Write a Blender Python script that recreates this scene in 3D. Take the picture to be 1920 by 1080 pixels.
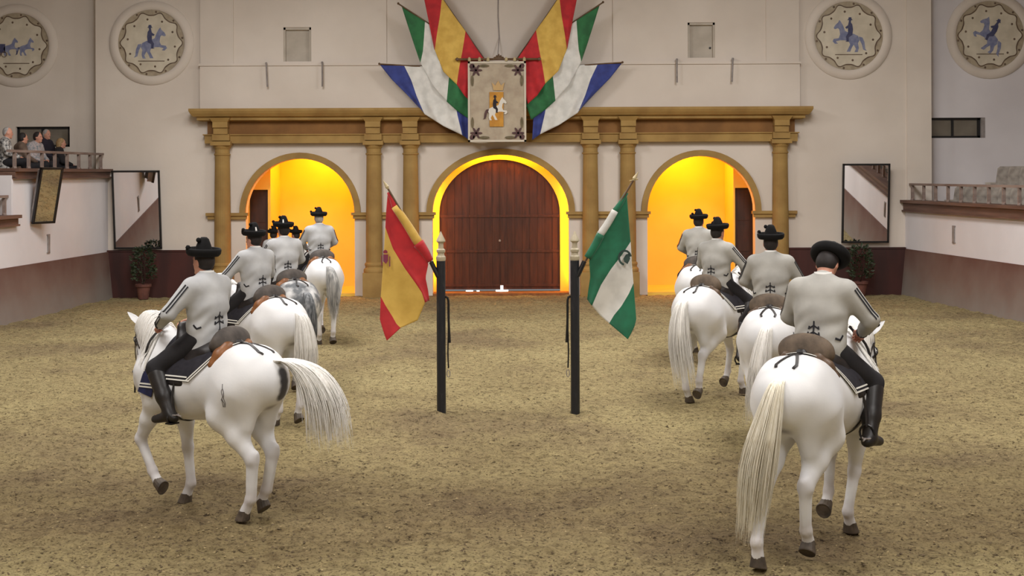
import bpy, bmesh, math, random
import numpy as np
from mathutils import Vector, Matrix

random.seed(7)
RNG = np.random.default_rng(7)
SC = bpy.context.scene
for _o in list(bpy.data.objects):
    bpy.data.objects.remove(_o)
COL = SC.collection
PI = math.pi

# ------------------------------------------------------------------ camera
FPX, EYE = 2600.0, 3.08          # focal length in px of a 1920 px frame, eye height
cam_d = bpy.data.cameras.new('camera')
cam = bpy.data.objects.new('camera', cam_d); COL.objects.link(cam)
cam_d.sensor_width = 36.0
cam_d.lens = 36.0 * FPX / 1920.0
cam_d.shift_y = -215.0 / 1920.0
cam_d.clip_end = 200
cam.location = (0, 0, EYE)
cam.rotation_euler = (PI / 2, 0.0040, 0)
SC.camera = cam

# ------------------------------------------------------------------ light
SC.view_settings.view_transform = 'Standard'
SC.view_settings.look = 'None'
SC.view_settings.gamma = 1.0
SC.view_settings.exposure = 0.0
SC.view_settings.use_curve_mapping = False
world = bpy.data.worlds.new('world'); SC.world = world
world.use_nodes = True
world.node_tree.nodes['Background'].inputs[0].default_value = (0.95, 0.97, 1.0, 1)
world.node_tree.nodes['Background'].inputs[1].default_value = 0.22


def lamp(name, loc, rot, size, power, color, size_y=None, spread=PI):
    l = bpy.data.lights.new(name, 'AREA')
    l.energy = power; l.color = color; l.size = size; l.spread = spread
    if size_y:
        l.shape = 'RECTANGLE'; l.size_y = size_y
    o = bpy.data.objects.new(name, l); COL.objects.link(o)
    o.location = loc; o.rotation_euler = rot
    return o


for _y in (2.0, 10.0, 18.0, 26.0):
    for _x in (-5.0, 5.0):
        lamp('ceiling_lamp', (_x, _y, 8.8), (0, 0, 0), 3.2, 510, (1.0, 0.97, 0.945), 3.2)
# two rows of wall floods that wash the show end
for _x in (-6.0, 6.0):
    lamp('flood_lamp', (_x, 24.0, 8.6), (math.radians(38), 0, 0), 1.6, 220, (0.90, 0.94, 1.0), 1.6)


# ------------------------------------------------------------------ helpers
def S(r, g, b):
    f = lambda c: (c / 255 / 12.92) if c <= 10 else ((c / 255 + 0.055) / 1.055) ** 2.4
    return (f(r), f(g), f(b), 1.0)


def px(x, y, Y):
    """photo pixel at distance Y -> world point"""
    return ((x - 960.0) * Y / FPX, Y, EYE - (y - 325.0) * Y / FPX)


def WX(x, Y=35.0):
    return (x - 960.0) * Y / FPX


def WZ(y, Y=35.0):
    return EYE - (y - 325.0) * Y / FPX


MATS = {}


def mat(name, c1, c2=None, rough=0.7, scale=8.0, bump=0.0, bscale=None, metal=0.0,
        detail=4.0, lo=0.35, hi=0.65, stretch=None, attr=None, sheen=0.0, spec=0.5,
        transmission=0.0, coat=0.0, dist=0.01, sss=0.0):
    if name in MATS:
        return MATS[name]
    m = bpy.data.materials.new(name); m.use_nodes = True
    nt = m.node_tree; N = nt.nodes; L = nt.links
    b = N['Principled BSDF']
    b.inputs['Roughness'].default_value = rough
    b.inputs['Metallic'].default_value = metal
    b.inputs['Specular IOR Level'].default_value = spec
    if sheen:
        b.inputs['Sheen Weight'].default_value = sheen
    if transmission:
        b.inputs['Transmission Weight'].default_value = transmission
    if sss:
        b.inputs['Subsurface Weight'].default_value = sss; b.inputs['Subsurface Radius'].default_value = (1, 0.95, 0.9); b.inputs['Subsurface Scale'].default_value = 0.03
    if coat:
        b.inputs['Coat Weight'].default_value = coat
    c2 = c2 or c1
    tc = N.new('ShaderNodeTexCoord')
    src = tc.outputs['Object']
    if stretch:
        mp = N.new('ShaderNodeMapping'); mp.inputs['Scale'].default_value = stretch
        L.new(src, mp.inputs['Vector']); src = mp.outputs['Vector']
    no = N.new('ShaderNodeTexNoise'); no.inputs['Scale'].default_value = scale
    no.inputs['Detail'].default_value = detail
    L.new(src, no.inputs['Vector'])
    rp = N.new('ShaderNodeValToRGB')
    rp.color_ramp.elements[0].position = lo; rp.color_ramp.elements[0].color = c1
    rp.color_ramp.elements[1].position = hi; rp.color_ramp.elements[1].color = c2
    L.new(no.outputs['Fac'], rp.inputs['Fac'])
    out = rp.outputs['Color']
    if attr:
        at = N.new('ShaderNodeAttribute'); at.attribute_name = attr
        mx = N.new('ShaderNodeMix'); mx.data_type = 'RGBA'; mx.blend_type = 'MULTIPLY'
        mx.inputs['Factor'].default_value = 1.0
        L.new(out, mx.inputs['A']); L.new(at.outputs['Color'], mx.inputs['B'])
        out = mx.outputs['Result']
    L.new(out, b.inputs['Base Color'])
    if bump:
        n2 = N.new('ShaderNodeTexNoise'); n2.inputs['Scale'].default_value = bscale or scale * 4
        n2.inputs['Detail'].default_value = 5
        L.new(src, n2.inputs['Vector'])
        bp = N.new('ShaderNodeBump'); bp.inputs['Strength'].default_value = bump
        bp.inputs['Distance'].default_value = dist
        L.new(n2.outputs['Fac'], bp.inputs['Height'])
        L.new(bp.outputs['Normal'], b.inputs['Normal'])
    MATS[name] = m
    return m


def tag(o, label=None, cat=None, group=None, kind=None):
    if label: o['label'] = label
    if cat: o['category'] = cat
    if group: o['group'] = group
    if kind: o['kind'] = kind
    return o


def mesh_obj(name, verts, faces, m=None, parent=None, smooth=False, fmat=None, col=None):
    me = bpy.data.meshes.new(name)
    me.from_pydata([tuple(map(float, v)) for v in verts], [], [tuple(int(i) for i in f) for f in faces])
    mm = m if isinstance(m, (list, tuple)) else [m]
    for x in mm:
        me.materials.append(x)
    if fmat is not None:
        me.polygons.foreach_set('material_index', list(fmat))
    if smooth:
        me.polygons.foreach_set('use_smooth', [True] * len(me.polygons))
    if col is not None:
        a = me.color_attributes.new('Col', 'FLOAT_COLOR', 'POINT')
        c = np.ones((len(me.vertices), 4), np.float32); c[:, :3] = col
        a.data.foreach_set('color', c.ravel())
    me.update()
    o = bpy.data.objects.new(name, me); COL.objects.link(o)
    if parent is not None:
        o.parent = parent
    return o


def empty(name, loc=(0, 0, 0), rz=0.0, parent=None):
    o = bpy.data.objects.new(name, None); COL.objects.link(o)
    o.location = loc; o.rotation_euler = (0, 0, rz); o.empty_display_size = 0.1
    if parent is not None:
        o.parent = parent
    return o


class MB:
    """collects simple solids into one mesh"""
    def __init__(s):
        s.v = []; s.f = []; s.m = []

    def add(s, v, f, mi=0):
        n = len(s.v)
        s.v += [tuple(p) for p in v]
        s.f += [tuple(i + n for i in q) for q in f]
        s.m += [mi] * len(f)
        return s

    def box(s, x0, x1, y0, y1, z0, z1, mi=0):
        v = [(x, y, z) for x in (x0, x1) for y in (y0, y1) for z in (z0, z1)]
        f = [(0, 1, 3, 2), (4, 6, 7, 5), (0, 4, 5, 1), (2, 3, 7, 6), (0, 2, 6, 4), (1, 5, 7, 3)]
        return s.add(v, f, mi)

    def hexa(s, p, mi=0):
        """8 points: bottom 4 (ccw) then top 4"""
        f = [(3, 2, 1, 0), (4, 5, 6, 7), (0, 1, 5, 4), (1, 2, 6, 5), (2, 3, 7, 6), (3, 0, 4, 7)]
        return s.add(p, f, mi)

    def prism(s, poly, y0, y1, mi=0):
        """poly: (x,z) ccw seen from the camera (-y); extruded in y"""
        n = len(poly)
        v = [(x, y0, z) for x, z in poly] + [(x, y1, z) for x, z in poly]
        f = [tuple(range(n)), tuple(range(2 * n - 1, n - 1, -1))]
        f += [(i, i + n, (i + 1) % n + n, (i + 1) % n) for i in range(n)]
        return s.add(v, f, mi)

    def lathe(s, prof, c=(0, 0, 0), n=20, mi=0, a0=0.0, a1=2 * PI, axis='z', sy=1.0):
        full = abs(a1 - a0 - 2 * PI) < 1e-6
        k = n if full else n + 1
        v = []
        for r, z in prof:
            for i in range(k):
                a = a0 + (a1 - a0) * i / n
                x, y = r * math.cos(a), r * math.sin(a) * sy
                if axis == 'z': v.append((c[0] + x, c[1] + y, c[2] + z))
                else: v.append((c[0] + x, c[1] + z, c[2] + y))
        f = []
        for j in range(len(prof) - 1):
            for i in range(n):
                i2 = (i + 1) % k
                q = (j * k + i, j * k + i2, (j + 1) * k + i2, (j + 1) * k + i)
                f.append(q if axis == 'z' else q[::-1])
        return s.add(v, f, mi)

    def tube(s, pts, r, n=6, mi=0, cap=True):
        P = [Vector(p) for p in pts]
        R = r if isinstance(r, (list, tuple)) else [r] * len(P)
        up = None; v = []
        for i, p in enumerate(P):
            t = (P[min(i + 1, len(P) - 1)] - P[max(i - 1, 0)])
            if t.length < 1e-9: t = Vector((0, 0, 1))
            t.normalize()
            if up is None:
                up = t.orthogonal().normalized()
            else:
                up = up - t * up.dot(t)
                up = up.normalized() if up.length > 1e-6 else t.orthogonal().normalized()
            w = t.cross(up)
            for k in range(n):
                a = 2 * PI * k / n
                v.append(p + (up * math.cos(a) + w * math.sin(a)) * R[i])
        f = []
        for j in range(len(P) - 1):
            for k in range(n):
                k2 = (k + 1) % n
                f.append((j * n + k, j * n + k2, (j + 1) * n + k2, (j + 1) * n + k))
        if cap:
            f.append(tuple(range(n - 1, -1, -1)))
            f.append(tuple(range((len(P) - 1) * n, len(P) * n)))
        return s.add(v, f, mi)

    def build(s, name, m, parent=None, smooth=False):
        return mesh_obj(name, s.v, s.f, m, parent, smooth, s.m if isinstance(m, (list, tuple)) else None)


def smooth_path(pts, n):
    """Catmull-Rom resample of control points (any dimension)"""
    P = np.array(pts, float)
    if len(P) == 2:
        return [tuple(P[0] + (P[1] - P[0]) * i / (n - 1)) for i in range(n)]
    Q = np.vstack([2 * P[0] - P[1], P, 2 * P[-1] - P[-2]])
    out = []
    for i in range(n):
        u = i / (n - 1) * (len(P) - 1); j = min(int(u), len(P) - 2); t = u - j
        a, b, c, d = Q[j], Q[j + 1], Q[j + 2], Q[j + 3]
        out.append(tuple(0.5 * (2 * b + (c - a) * t + (2 * a - 5 * b + 4 * c - d) * t * t + (3 * b - a - 3 * c + d) * t ** 3)))
    return out


def lin_path(pts, n):
    P = np.array(pts, float)
    L = np.r_[0, np.cumsum(np.linalg.norm(np.diff(P, axis=0), axis=1))]
    u = np.linspace(0, L[-1], n)
    return [tuple(np.interp(x, L, P[:, k]) for k in range(P.shape[1])) for x in u]


# ------------------------------------------------------------------ organic surfaces: blended distance field + surface nets
class Field:
    def __init__(s):
        s.p = []; s.cut = []

    def cone(s, a, b, ra, rb, k=0.03, side=None, w=1.0):
        s.p.append(('c', np.array(a, float), np.array(b, float), ra, rb, k,
                    None if side is None else np.array(side, float) / np.linalg.norm(side), w)); return s

    def ell(s, c, r, k=0.03, R=None):
        s.p.append(('e', np.array(c, float), np.array(r, float), k, None if R is None else np.array(R, float))); return s

    def chain(s, pts, k=0.03, side=None):
        """pts: (x,y,z, radius[, width factor])"""
        for a, b in zip(pts[:-1], pts[1:]):
            w = 0.5 * ((a[4] if len(a) > 4 else 1) + (b[4] if len(b) > 4 else 1))
            s.cone(a[:3], b[:3], a[3], b[3], k, side, w)
        return s

    def plane(s, n, d):
        """keep n.p > d"""
        s.cut.append((np.array(n, float), d)); return s

    @staticmethod
    def dist(q, x, y, z):
        if q[0] == 'c':
            _, a, b, ra, rb, k, side, w = q
            ab = b - a; L2 = float(ab @ ab) + 1e-12
            vx, vy, vz = x - a[0], y - a[1], z - a[2]
            t = np.clip((vx * ab[0] + vy * ab[1] + vz * ab[2]) / L2, 0, 1)
            vx = vx - t * ab[0]; vy = vy - t * ab[1]; vz = vz - t * ab[2]
            d2 = vx * vx + vy * vy + vz * vz
            if side is not None and w != 1.0:
                c = vx * side[0] + vy * side[1] + vz * side[2]
                d2 = d2 + c * c * (1 / (w * w) - 1)
            return (np.sqrt(np.maximum(d2, 1e-12)) - (ra + (rb - ra) * t)) * min(1.0, w)
        _, c, r, k, R = q
        vx, vy, vz = x - c[0], y - c[1], z - c[2]
        if R is not None:
            vx, vy, vz = (R[0, 0] * vx + R[1, 0] * vy + R[2, 0] * vz,
                          R[0, 1] * vx + R[1, 1] * vy + R[2, 1] * vz,
                          R[0, 2] * vx + R[1, 2] * vy + R[2, 2] * vz)
        k0 = np.sqrt((vx / r[0]) ** 2 + (vy / r[1]) ** 2 + (vz / r[2]) ** 2) + 1e-9
        k1 = np.sqrt((vx / r[0] ** 2) ** 2 + (vy / r[1] ** 2) ** 2 + (vz / r[2] ** 2) ** 2) + 1e-9
        return k0 * (k0 - 1) / k1

    @staticmethod
    def bounds(q):
        if q[0] == 'c':
            _, a, b, ra, rb, k, side, w = q
            m = max(1.0, w) if side is not None else 1.0
            return np.minimum(a - ra * m, b - rb * m), np.maximum(a + ra * m, b + rb * m), k
        _, c, r, k, R = q
        rr = r if R is None else np.full(3, r.max())
        return c - rr, c + rr, k

    def at(s, P):
        P = np.asarray(P, float)
        f = np.full(len(P), 9.0)
        for q in s.p:
            d = Field.dist(q, P[:, 0], P[:, 1], P[:, 2])
            k = q[5] if q[0] == 'c' else q[3]
            h = np.maximum(k - np.abs(f - d), 0) / k
            f = np.minimum(f, d) - h * h * k * 0.25
        for n, dd in s.cut:
            f = np.maximum(f, dd - P @ n)
        return f

    def grid(s, h):
        bs = [Field.bounds(q) for q in s.p]
        lo = np.min([b[0] for b in bs], axis=0) - 3 * h - 0.02
        hi = np.max([b[1] for b in bs], axis=0) + 3 * h + 0.02
        n = np.ceil((hi - lo) / h).astype(int) + 1
        ax = [lo[i] + h * np.arange(n[i]) for i in range(3)]
        f = np.full(tuple(n), 0.5, np.float32)
        for q, (a, b, k) in zip(s.p, bs):
            pad = k + 2 * h
            i0 = np.maximum(((a - pad - lo) / h).astype(int), 0)
            i1 = np.minimum(((b + pad - lo) / h).astype(int) + 2, n)
            sl = tuple(slice(i0[i], i1[i]) for i in range(3))
            x = ax[0][sl[0]][:, None, None]; y = ax[1][sl[1]][None, :, None]; z = ax[2][sl[2]][None, None, :]
            d = Field.dist(q, x, y, z)
            g = f[sl]
            hh = np.maximum(k - np.abs(g - d), 0) / k
            f[sl] = np.minimum(g, d) - hh * hh * k * 0.25
        for nn, dd in s.cut:
            pl = dd - (ax[0][:, None, None] * nn[0] + ax[1][None, :, None] * nn[1] + ax[2][None, None, :] * nn[2])
            f = np.maximum(f, pl)
        return f, lo

    def surf(s, h, relax=2):
        f, lo = s.grid(h)
        ins = f < 0
        offs = [(a, b, c) for a in (0, 1) for b in (0, 1) for c in (0, 1)]
        nx, ny, nz = f.shape
        cnt = np.zeros((nx - 1, ny - 1, nz - 1), np.int8)
        for a, b, c in offs:
            cnt += ins[a:nx - 1 + a, b:ny - 1 + b, c:nz - 1 + c]
        mask = (cnt > 0) & (cnt < 8)
        ix = np.argwhere(mask)
        cv = np.stack([f[ix[:, 0] + a, ix[:, 1] + b, ix[:, 2] + c] for a, b, c in offs], 1)
        pos = np.zeros((len(ix), 3)); num = np.zeros(len(ix))
        for i in range(8):
            for j in range(i + 1, 8):
                o1, o2 = np.array(offs[i]), np.array(offs[j])
                if np.abs(o1 - o2).sum() != 1:
                    continue
                a, b = cv[:, i], cv[:, j]
                x = (a < 0) != (b < 0)
                t = np.where(x, a / np.where(x, a - b, 1), 0)
                pos[x] += o1 + (o2 - o1) * t[x, None]
                num[x] += 1
        V = lo + (ix + pos / num[:, None]) * h
        idx = -np.ones(mask.shape, np.int64); idx[mask] = np.arange(len(ix))
        Fs = []
        for ax_ in range(3):
            u, w = (ax_ + 1) % 3, (ax_ + 2) % 3
            A = np.moveaxis(ins, (ax_, u, w), (0, 1, 2)); I = np.moveaxis(idx, (ax_, u, w), (0, 1, 2))
            a0 = A[:-1, 1:-1, 1:-1]; a1 = A[1:, 1:-1, 1:-1]
            q = np.argwhere(a0 != a1)
            i, j, k = q[:, 0], q[:, 1], q[:, 2]
            quad = np.stack([I[i, j, k], I[i, j + 1, k], I[i, j + 1, k + 1], I[i, j, k + 1]], 1)
            flip = ~a0[i, j, k]
            quad[flip] = quad[flip][:, ::-1]
            Fs.append(quad)
        F = np.concatenate(Fs); F = F[(F >= 0).all(1)]
        for _ in range(relax):
            acc = np.zeros_like(V); c = np.zeros(len(V))
            for a in range(4):
                b = (a + 1) % 4
                np.add.at(acc, F[:, a], V[F[:, b]]); np.add.at(acc, F[:, b], V[F[:, a]])
                np.add.at(c, F[:, a], 1); np.add.at(c, F[:, b], 1)
            V = V * 0.5 + 0.5 * acc / np.maximum(c, 1)[:, None]
        return V, F

    def hit(s, O, D, tmax, n=70):
        """distance from O along D to the outermost surface"""
        O = np.asarray(O, float); D = np.asarray(D, float)
        t = np.linspace(tmax, 0, n)
        P = O[:, None, :] + D[:, None, :] * t[None, :, None]
        f = s.at(P.reshape(-1, 3)).reshape(len(O), n)
        out = np.zeros(len(O))
        for i in range(len(O)):
            w = np.where(f[i] < 0)[0]
            if len(w) == 0: out[i] = 0.02; continue
            j = w[0]
            if j == 0: out[i] = tmax; continue
            a, b = f[i, j - 1], f[i, j]
            out[i] = t[j - 1] + (t[j] - t[j - 1]) * a / (a - b)
        return out


def drape(field, axis, path, n, tmax=0.6, off=0.006):
    """path of (t, angle): rays leave axis(t) -> (o,u,s) at angle; returns surface points and ray directions"""
    pa = lin_path(path, n)
    O, D = [], []
    for t, a in pa:
        o, u, sd = axis(t)
        O.append(o); D.append(np.array(u) * math.cos(a) + np.array(sd) * math.sin(a))
    O = np.array(O, float); D = np.array(D, float)
    h = field.hit(O, D, tmax) + off
    return O + D * h[:, None], D


def ribbon(mb, P, Nn, width, thick=0.006, mi=0):
    P = np.asarray(P); Nn = np.asarray(Nn); n = len(P); v = []
    for i in range(n):
        t = P[min(i + 1, n - 1)] - P[max(i - 1, 0)]
        sd = np.cross(Nn[i], t); sd = sd / (np.linalg.norm(sd) + 1e-9) * width / 2
        nn = Nn[i] * thick
        v += [P[i] - sd, P[i] + sd, P[i] + sd + nn, P[i] - sd + nn]
    f = []
    for i in range(n - 1):
        a, b = 4 * i, 4 * i + 4
        for k in range(4):
            k2 = (k + 1) % 4
            f.append((a + k, b + k, b + k2, a + k2))
    f += [(0, 1, 2, 3), (4 * n - 1, 4 * n - 2, 4 * n - 3, 4 * n - 4)]
    mb.add(v, f, mi)


def value_noise(x, y, seed):
    r = np.random.default_rng(seed); T = r.random((256, 256))
    xi = np.floor(x).astype(int); yi = np.floor(y).astype(int)
    fx = x - xi; fy = y - yi
    fx = fx * fx * (3 - 2 * fx); fy = fy * fy * (3 - 2 * fy)
    g = lambda a, b: T[a % 256, b % 256]
    return (g(xi, yi) * (1 - fx) + g(xi + 1, yi) * fx) * (1 - fy) + (g(xi, yi + 1) * (1 - fx) + g(xi + 1, yi + 1) * fx) * fy


# ------------------------------------------------------------------ materials of the place
M_WALL = mat('plaster_white', S(222, 211, 199), S(206, 194, 181), rough=0.9, scale=0.55, bump=0.25, bscale=9, lo=0.3, hi=0.75, detail=6)  # warm light of the upper wall is put into this tint
M_WALL2 = mat('plaster_cool_lit', S(222, 217, 218), S(208, 202, 203), rough=0.9, scale=0.7, bump=0.2, bscale=9, lo=0.3, hi=0.75, detail=6)  # same white plaster, with the cooler light painted into its tint
M_OCHRE = mat('ochre_paint', S(166, 134, 76), S(146, 114, 62), rough=0.8, scale=2.0, bump=0.2, bscale=14)
M_FRIEZE = mat('frieze_brown', S(140, 98, 52), S(122, 84, 44), rough=0.85, scale=2.0, bump=0.2, bscale=14)
M_YELLOW = mat('corridor_yellow', (0.93, 0.60, 0.10, 1), (0.90, 0.56, 0.09, 1), rough=0.85, scale=1.5)
M_DARKRED = mat('dado_dark_red', S(74, 34, 28), S(52, 24, 20), rough=0.7, scale=0.8, stretch=(3, 3, 0.6))
M_WOODDOOR = mat('door_wood', S(82, 42, 27), S(62, 30, 20), rough=0.36, scale=2.2, stretch=(7, 7, 0.7), bump=0.15, bscale=5, coat=0.15)
M_DARKWOOD = mat('dark_wood', S(60, 34, 24), S(42, 24, 18), rough=0.6, scale=3, stretch=(4, 4, 0.6))
M_LEDGE = mat('ledge_wood', S(110, 82, 68), S(84, 58, 48), rough=0.6, scale=3, stretch=(1, 0.25, 4))
M_RAIL = mat('rail_wood', S(142, 124, 114), S(112, 94, 86), rough=0.65, scale=3, stretch=(2, 0.4, 2))
M_BLACK = mat('black_paint', S(26, 24, 25), S(16, 15, 16), rough=0.45, scale=6)
M_MIRROR = mat('mirror_glass', S(236, 236, 236), rough=0.02, metal=1.0)
M_GLASSD = mat('window_glass', S(120, 112, 98), S(100, 92, 80), rough=0.12, scale=1.5, spec=0.8)
M_SHUT = mat('vent_panel', S(190, 180, 166), S(176, 166, 152), rough=0.8, scale=3)
M_STEEL = mat('grey_steel', S(150, 142, 138), S(126, 118, 114), rough=0.5, scale=8)
M_CEIL = mat('ceiling_paint', S(200, 190, 176), S(186, 176, 162), rough=0.9, scale=0.4)


def dado_mat():
    """old red paint, dusted over with sand thrown up from the ground"""
    m = bpy.data.materials.new('dado_dusty'); m.use_nodes = True
    nt = m.node_tree; N = nt.nodes; L = nt.links; b = N['Principled BSDF']
    b.inputs['Roughness'].default_value = 0.85
    tc = N.new('ShaderNodeTexCoord'); sp = N.new('ShaderNodeSeparateXYZ')
    L.new(tc.outputs['Object'], sp.inputs[0])
    no = N.new('ShaderNodeTexNoise'); no.inputs['Scale'].default_value = 1.3; no.inputs['Detail'].default_value = 6
    L.new(tc.outputs['Object'], no.inputs['Vector'])
    ma = N.new('ShaderNodeMath'); ma.operation = 'MULTIPLY_ADD'
    ma.inputs[1].default_value = 0.5; hf = N.new('ShaderNodeMath'); hf.operation = 'MULTIPLY'; hf.inputs[1].default_value = 0.55; L.new(sp.outputs['Z'], hf.inputs[0]); L.new(no.outputs['Fac'], ma.inputs[0]); L.new(hf.outputs[0], ma.inputs[2])
    rp = N.new('ShaderNodeValToRGB'); e = rp.color_ramp.elements
    e[0].position = 0.25; e[0].color = S(132, 122, 114)
    e[1].position = 0.95; e[1].color = S(96, 62, 52)
    x = e.new(0.6); x.color = S(118, 96, 86)
    L.new(ma.outputs[0], rp.inputs['Fac']); L.new(rp.outputs['Color'], b.inputs['Base Color'])
    return m


M_DADO = dado_mat()


def sand_mat():
    m = bpy.data.materials.new('sand'); m.use_nodes = True
    nt = m.node_tree; N = nt.nodes; L = nt.links; b = N['Principled BSDF']
    b.inputs['Roughness'].default_value = 0.95; b.inputs['Specular IOR Level'].default_value = 0.15
    tc = N.new('ShaderNodeTexCoord')

    def noise(sc, det, rough=0.5):
        n = N.new('ShaderNodeTexNoise'); n.inputs['Scale'].default_value = sc
        n.inputs['Detail'].default_value = det; n.inputs['Roughness'].default_value = rough
        L.new(tc.outputs['Object'], n.inputs['Vector']); return n.outputs['Fac']

    def ramp(f, stops):
        r = N.new('ShaderNodeValToRGB'); e = r.color_ramp.elements
        e[0].position, e[0].color = stops[0]; e[1].position, e[1].color = stops[-1]
        for p, c in stops[1:-1]:
            k = e.new(p); k.color = c
        L.new(f, r.inputs['Fac']); return r.outputs['Color']

    def mul(a, c, fac=1.0):
        x = N.new('ShaderNodeMix'); x.data_type = 'RGBA'; x.blend_type = 'MULTIPLY'; x.inputs['Factor'].default_value = fac
        L.new(a, x.inputs['A']); L.new(c, x.inputs['B']); return x.outputs['Result']
    base = ramp(noise(0.33, 5, 0.6), [(0.34, S(132, 116, 88)), (0.5, S(155, 140, 102)), (0.66, S(166, 152, 111))])
    # a damp belt across the near part of the arena
    sp = N.new('ShaderNodeSeparateXYZ'); L.new(tc.outputs['Object'], sp.inputs[0])
    wv = N.new('ShaderNodeMath'); wv.operation = 'MULTIPLY_ADD'; wv.inputs[1].default_value = 3.4; L.new(noise(0.45, 5, 0.65), wv.inputs[0]); L.new(sp.outputs['Y'], wv.inputs[2])
    mr = N.new('ShaderNodeMapRange'); mr.inputs['From Min'].default_value = 8.0; mr.inputs['From Max'].default_value = 24.0; L.new(wv.outputs[0], mr.inputs['Value'])
    damp = ramp(mr.outputs['Result'], [(0.25, (0.92, 0.93, 0.90, 1)), (0.34, (0.64, 0.60, 0.60, 1)), (0.46, (0.68, 0.65, 0.64, 1)), (0.60, (1, 1, 1, 1))])
    g1 = ramp(noise(9, 6, 0.65), [(0.34, (0.62, 0.59, 0.57, 1)), (0.5, (0.94, 0.94, 0.94, 1)), (0.66, (1.10, 1.10, 1.08, 1))])
    g2 = ramp(noise(21, 4, 0.65), [(0.35, (0.28, 0.25, 0.23, 1)), (0.43, (0.95, 0.95, 0.95, 1)), (0.75, (1.08, 1.08, 1.06, 1))])
    g3 = ramp(noise(48, 2, 0.6), [(0.32, (0.45, 0.42, 0.40, 1)), (0.45, (1, 1, 1, 1)), (0.7, (1.12, 1.12, 1.12, 1))])
    L.new(mul(mul(mul(mul(base, damp), g1), g2), g3), b.inputs['Base Color'])
    bp = N.new('ShaderNodeBump'); bp.inputs['Strength'].default_value = 0.9; bp.inputs['Distance'].default_value = 0.03
    L.new(noise(16, 8, 0.7), bp.inputs['Height']); L.new(bp.outputs['Normal'], b.inputs['Normal'])
    return m


M_SAND = sand_mat()

# ------------------------------------------------------------------ floor: raked, churned sand as real relief
xs = np.r_[-20, -16, np.arange(-12.5, 12.6, 0.06), 16, 20]
ys = [-6.0, -2.0, 2.0, 5.0, 8.0, 9.5]
while ys[-1] < 35.3:
    ys.append(ys[-1] + 0.035 + 0.0035 * max(0, ys[-1] - 10))
ys = np.array(ys)
GX, GY = np.meshgrid(xs, ys)
GZ = (value_noise(GX * 0.9, GY * 0.9, 1) - 0.5) * 0.03 + (value_noise(GX * 3.1, GY * 3.1, 2) - 0.5) * 0.03 \
    + (value_noise(GX * 7.3, GY * 7.3, 3) - 0.5) * 0.042 + (value_noise(GX * 14, GY * 14, 4) - 0.5) * 0.026
ny_, nx_ = GX.shape
gi = np.arange(nx_ * ny_).reshape(ny_, nx_)
quads = np.stack([gi[:-1, :-1], gi[:-1, 1:], gi[1:, 1:], gi[1:, :-1]], -1).reshape(-1, 4)
floor = mesh_obj('floor', np.stack([GX, GY, GZ - 0.012], -1).reshape(-1, 3), quads, M_SAND, smooth=True)
tag(floor, 'churned olive-brown sand floor of the riding arena', kind='structure')

# loose clods thrown up by the hooves: uncountable, one part of the floor
mb = MB(); rc = random.Random(21)
for _ in range(11000):
    Yc = 10.3 + 17 * rc.random() ** 1.7; Xc = rc.uniform(-.42, .42) * Yc
    i_ = min(max(int(np.searchsorted(ys, Yc)), 0), ny_ - 1); j_ = min(max(int(np.searchsorted(xs, Xc)), 0), nx_ - 1)
    zc = GZ[i_, j_] - 0.012; q = rc.choice((.006, .008, .009, .011, .014)); e_ = [q * rc.uniform(.6, 1.4) for _ in range(6)]
    mb.add([(Xc + e_[0], Yc, zc), (Xc, Yc + e_[1], zc), (Xc - e_[2], Yc, zc), (Xc, Yc - e_[3], zc), (Xc + rc.uniform(-.3, .3) * q, Yc, zc + e_[4] * .9), (Xc, Yc, zc - q)],
           [(0, 1, 4), (1, 2, 4), (2, 3, 4), (3, 0, 4)], rc.choice((0, 0, 1)))
cl = mb.build('sand_clods', [mat('clod_dark', S(112, 96, 72), S(92, 78, 58), rough=.95, scale=20), mat('clod_pale', S(170, 152, 112), S(150, 132, 96), rough=.95, scale=20)], floor); cl['kind'] = 'stuff'

# ------------------------------------------------------------------ back wall with three arches
YW = 35.0
ARCH = {'l': (562.6, 102, 102, 398), 'c': (938.5, 128, 108, 398), 'r': (1314.5, 101, 103, 397)}  # centre px, rx, rz, spring y


def arch_pts(cx, rx, rz, sy, n=28, grow=0.0, Y=YW):
    c = WX(cx, Y); a = (rx + grow) * Y / FPX; b = (rz + grow) * Y / FPX; zs = WZ(sy, Y)
    return [(c - a * math.cos(PI * i / n), zs + b * math.sin(PI * i / n)) for i in range(n + 1)]


XL, XR, ZM = WX(180), WX(1700), WZ(262)
poly = [(XL, 0)]
for k in 'lcr':
    ap = arch_pts(*ARCH[k])
    poly += [(ap[0][0], 0)] + ap + [(ap[-1][0], 0)]
poly += [(XR, 0), (XR, ZM), (XL, ZM)]
mb = MB(); mb.prism(poly, YW, YW + 0.32)


def wall_grid(mb, x0, x1, z0, z1, y0, y1, holes):
    xs = sorted({x0, x1} | {v for h in holes for v in h[:2]}); zs = sorted({z0, z1} | {v for h in holes for v in h[2:]})
    for a, b in zip(xs[:-1], xs[1:]):
        for c, d in zip(zs[:-1], zs[1:]):
            if any(a >= h[0] - 1e-6 and b <= h[1] + 1e-6 and c >= h[2] - 1e-6 and d <= h[3] + 1e-6 for h in holes):
                continue
            mb.box(a, b, y0, y1, c, d)


VENTS = [(WX(533), WX(585), WZ(114), WZ(50)), (WX(1290), WX(1341), WZ(110), WZ(44))]
wall_grid(mb, XL, XR, ZM, 9.6, YW, YW + 0.32, VENTS)
wall_back = mb.build('wall_back', M_WALL)
tag(wall_back, 'white plaster end wall with three arches', kind='structure')

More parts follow.
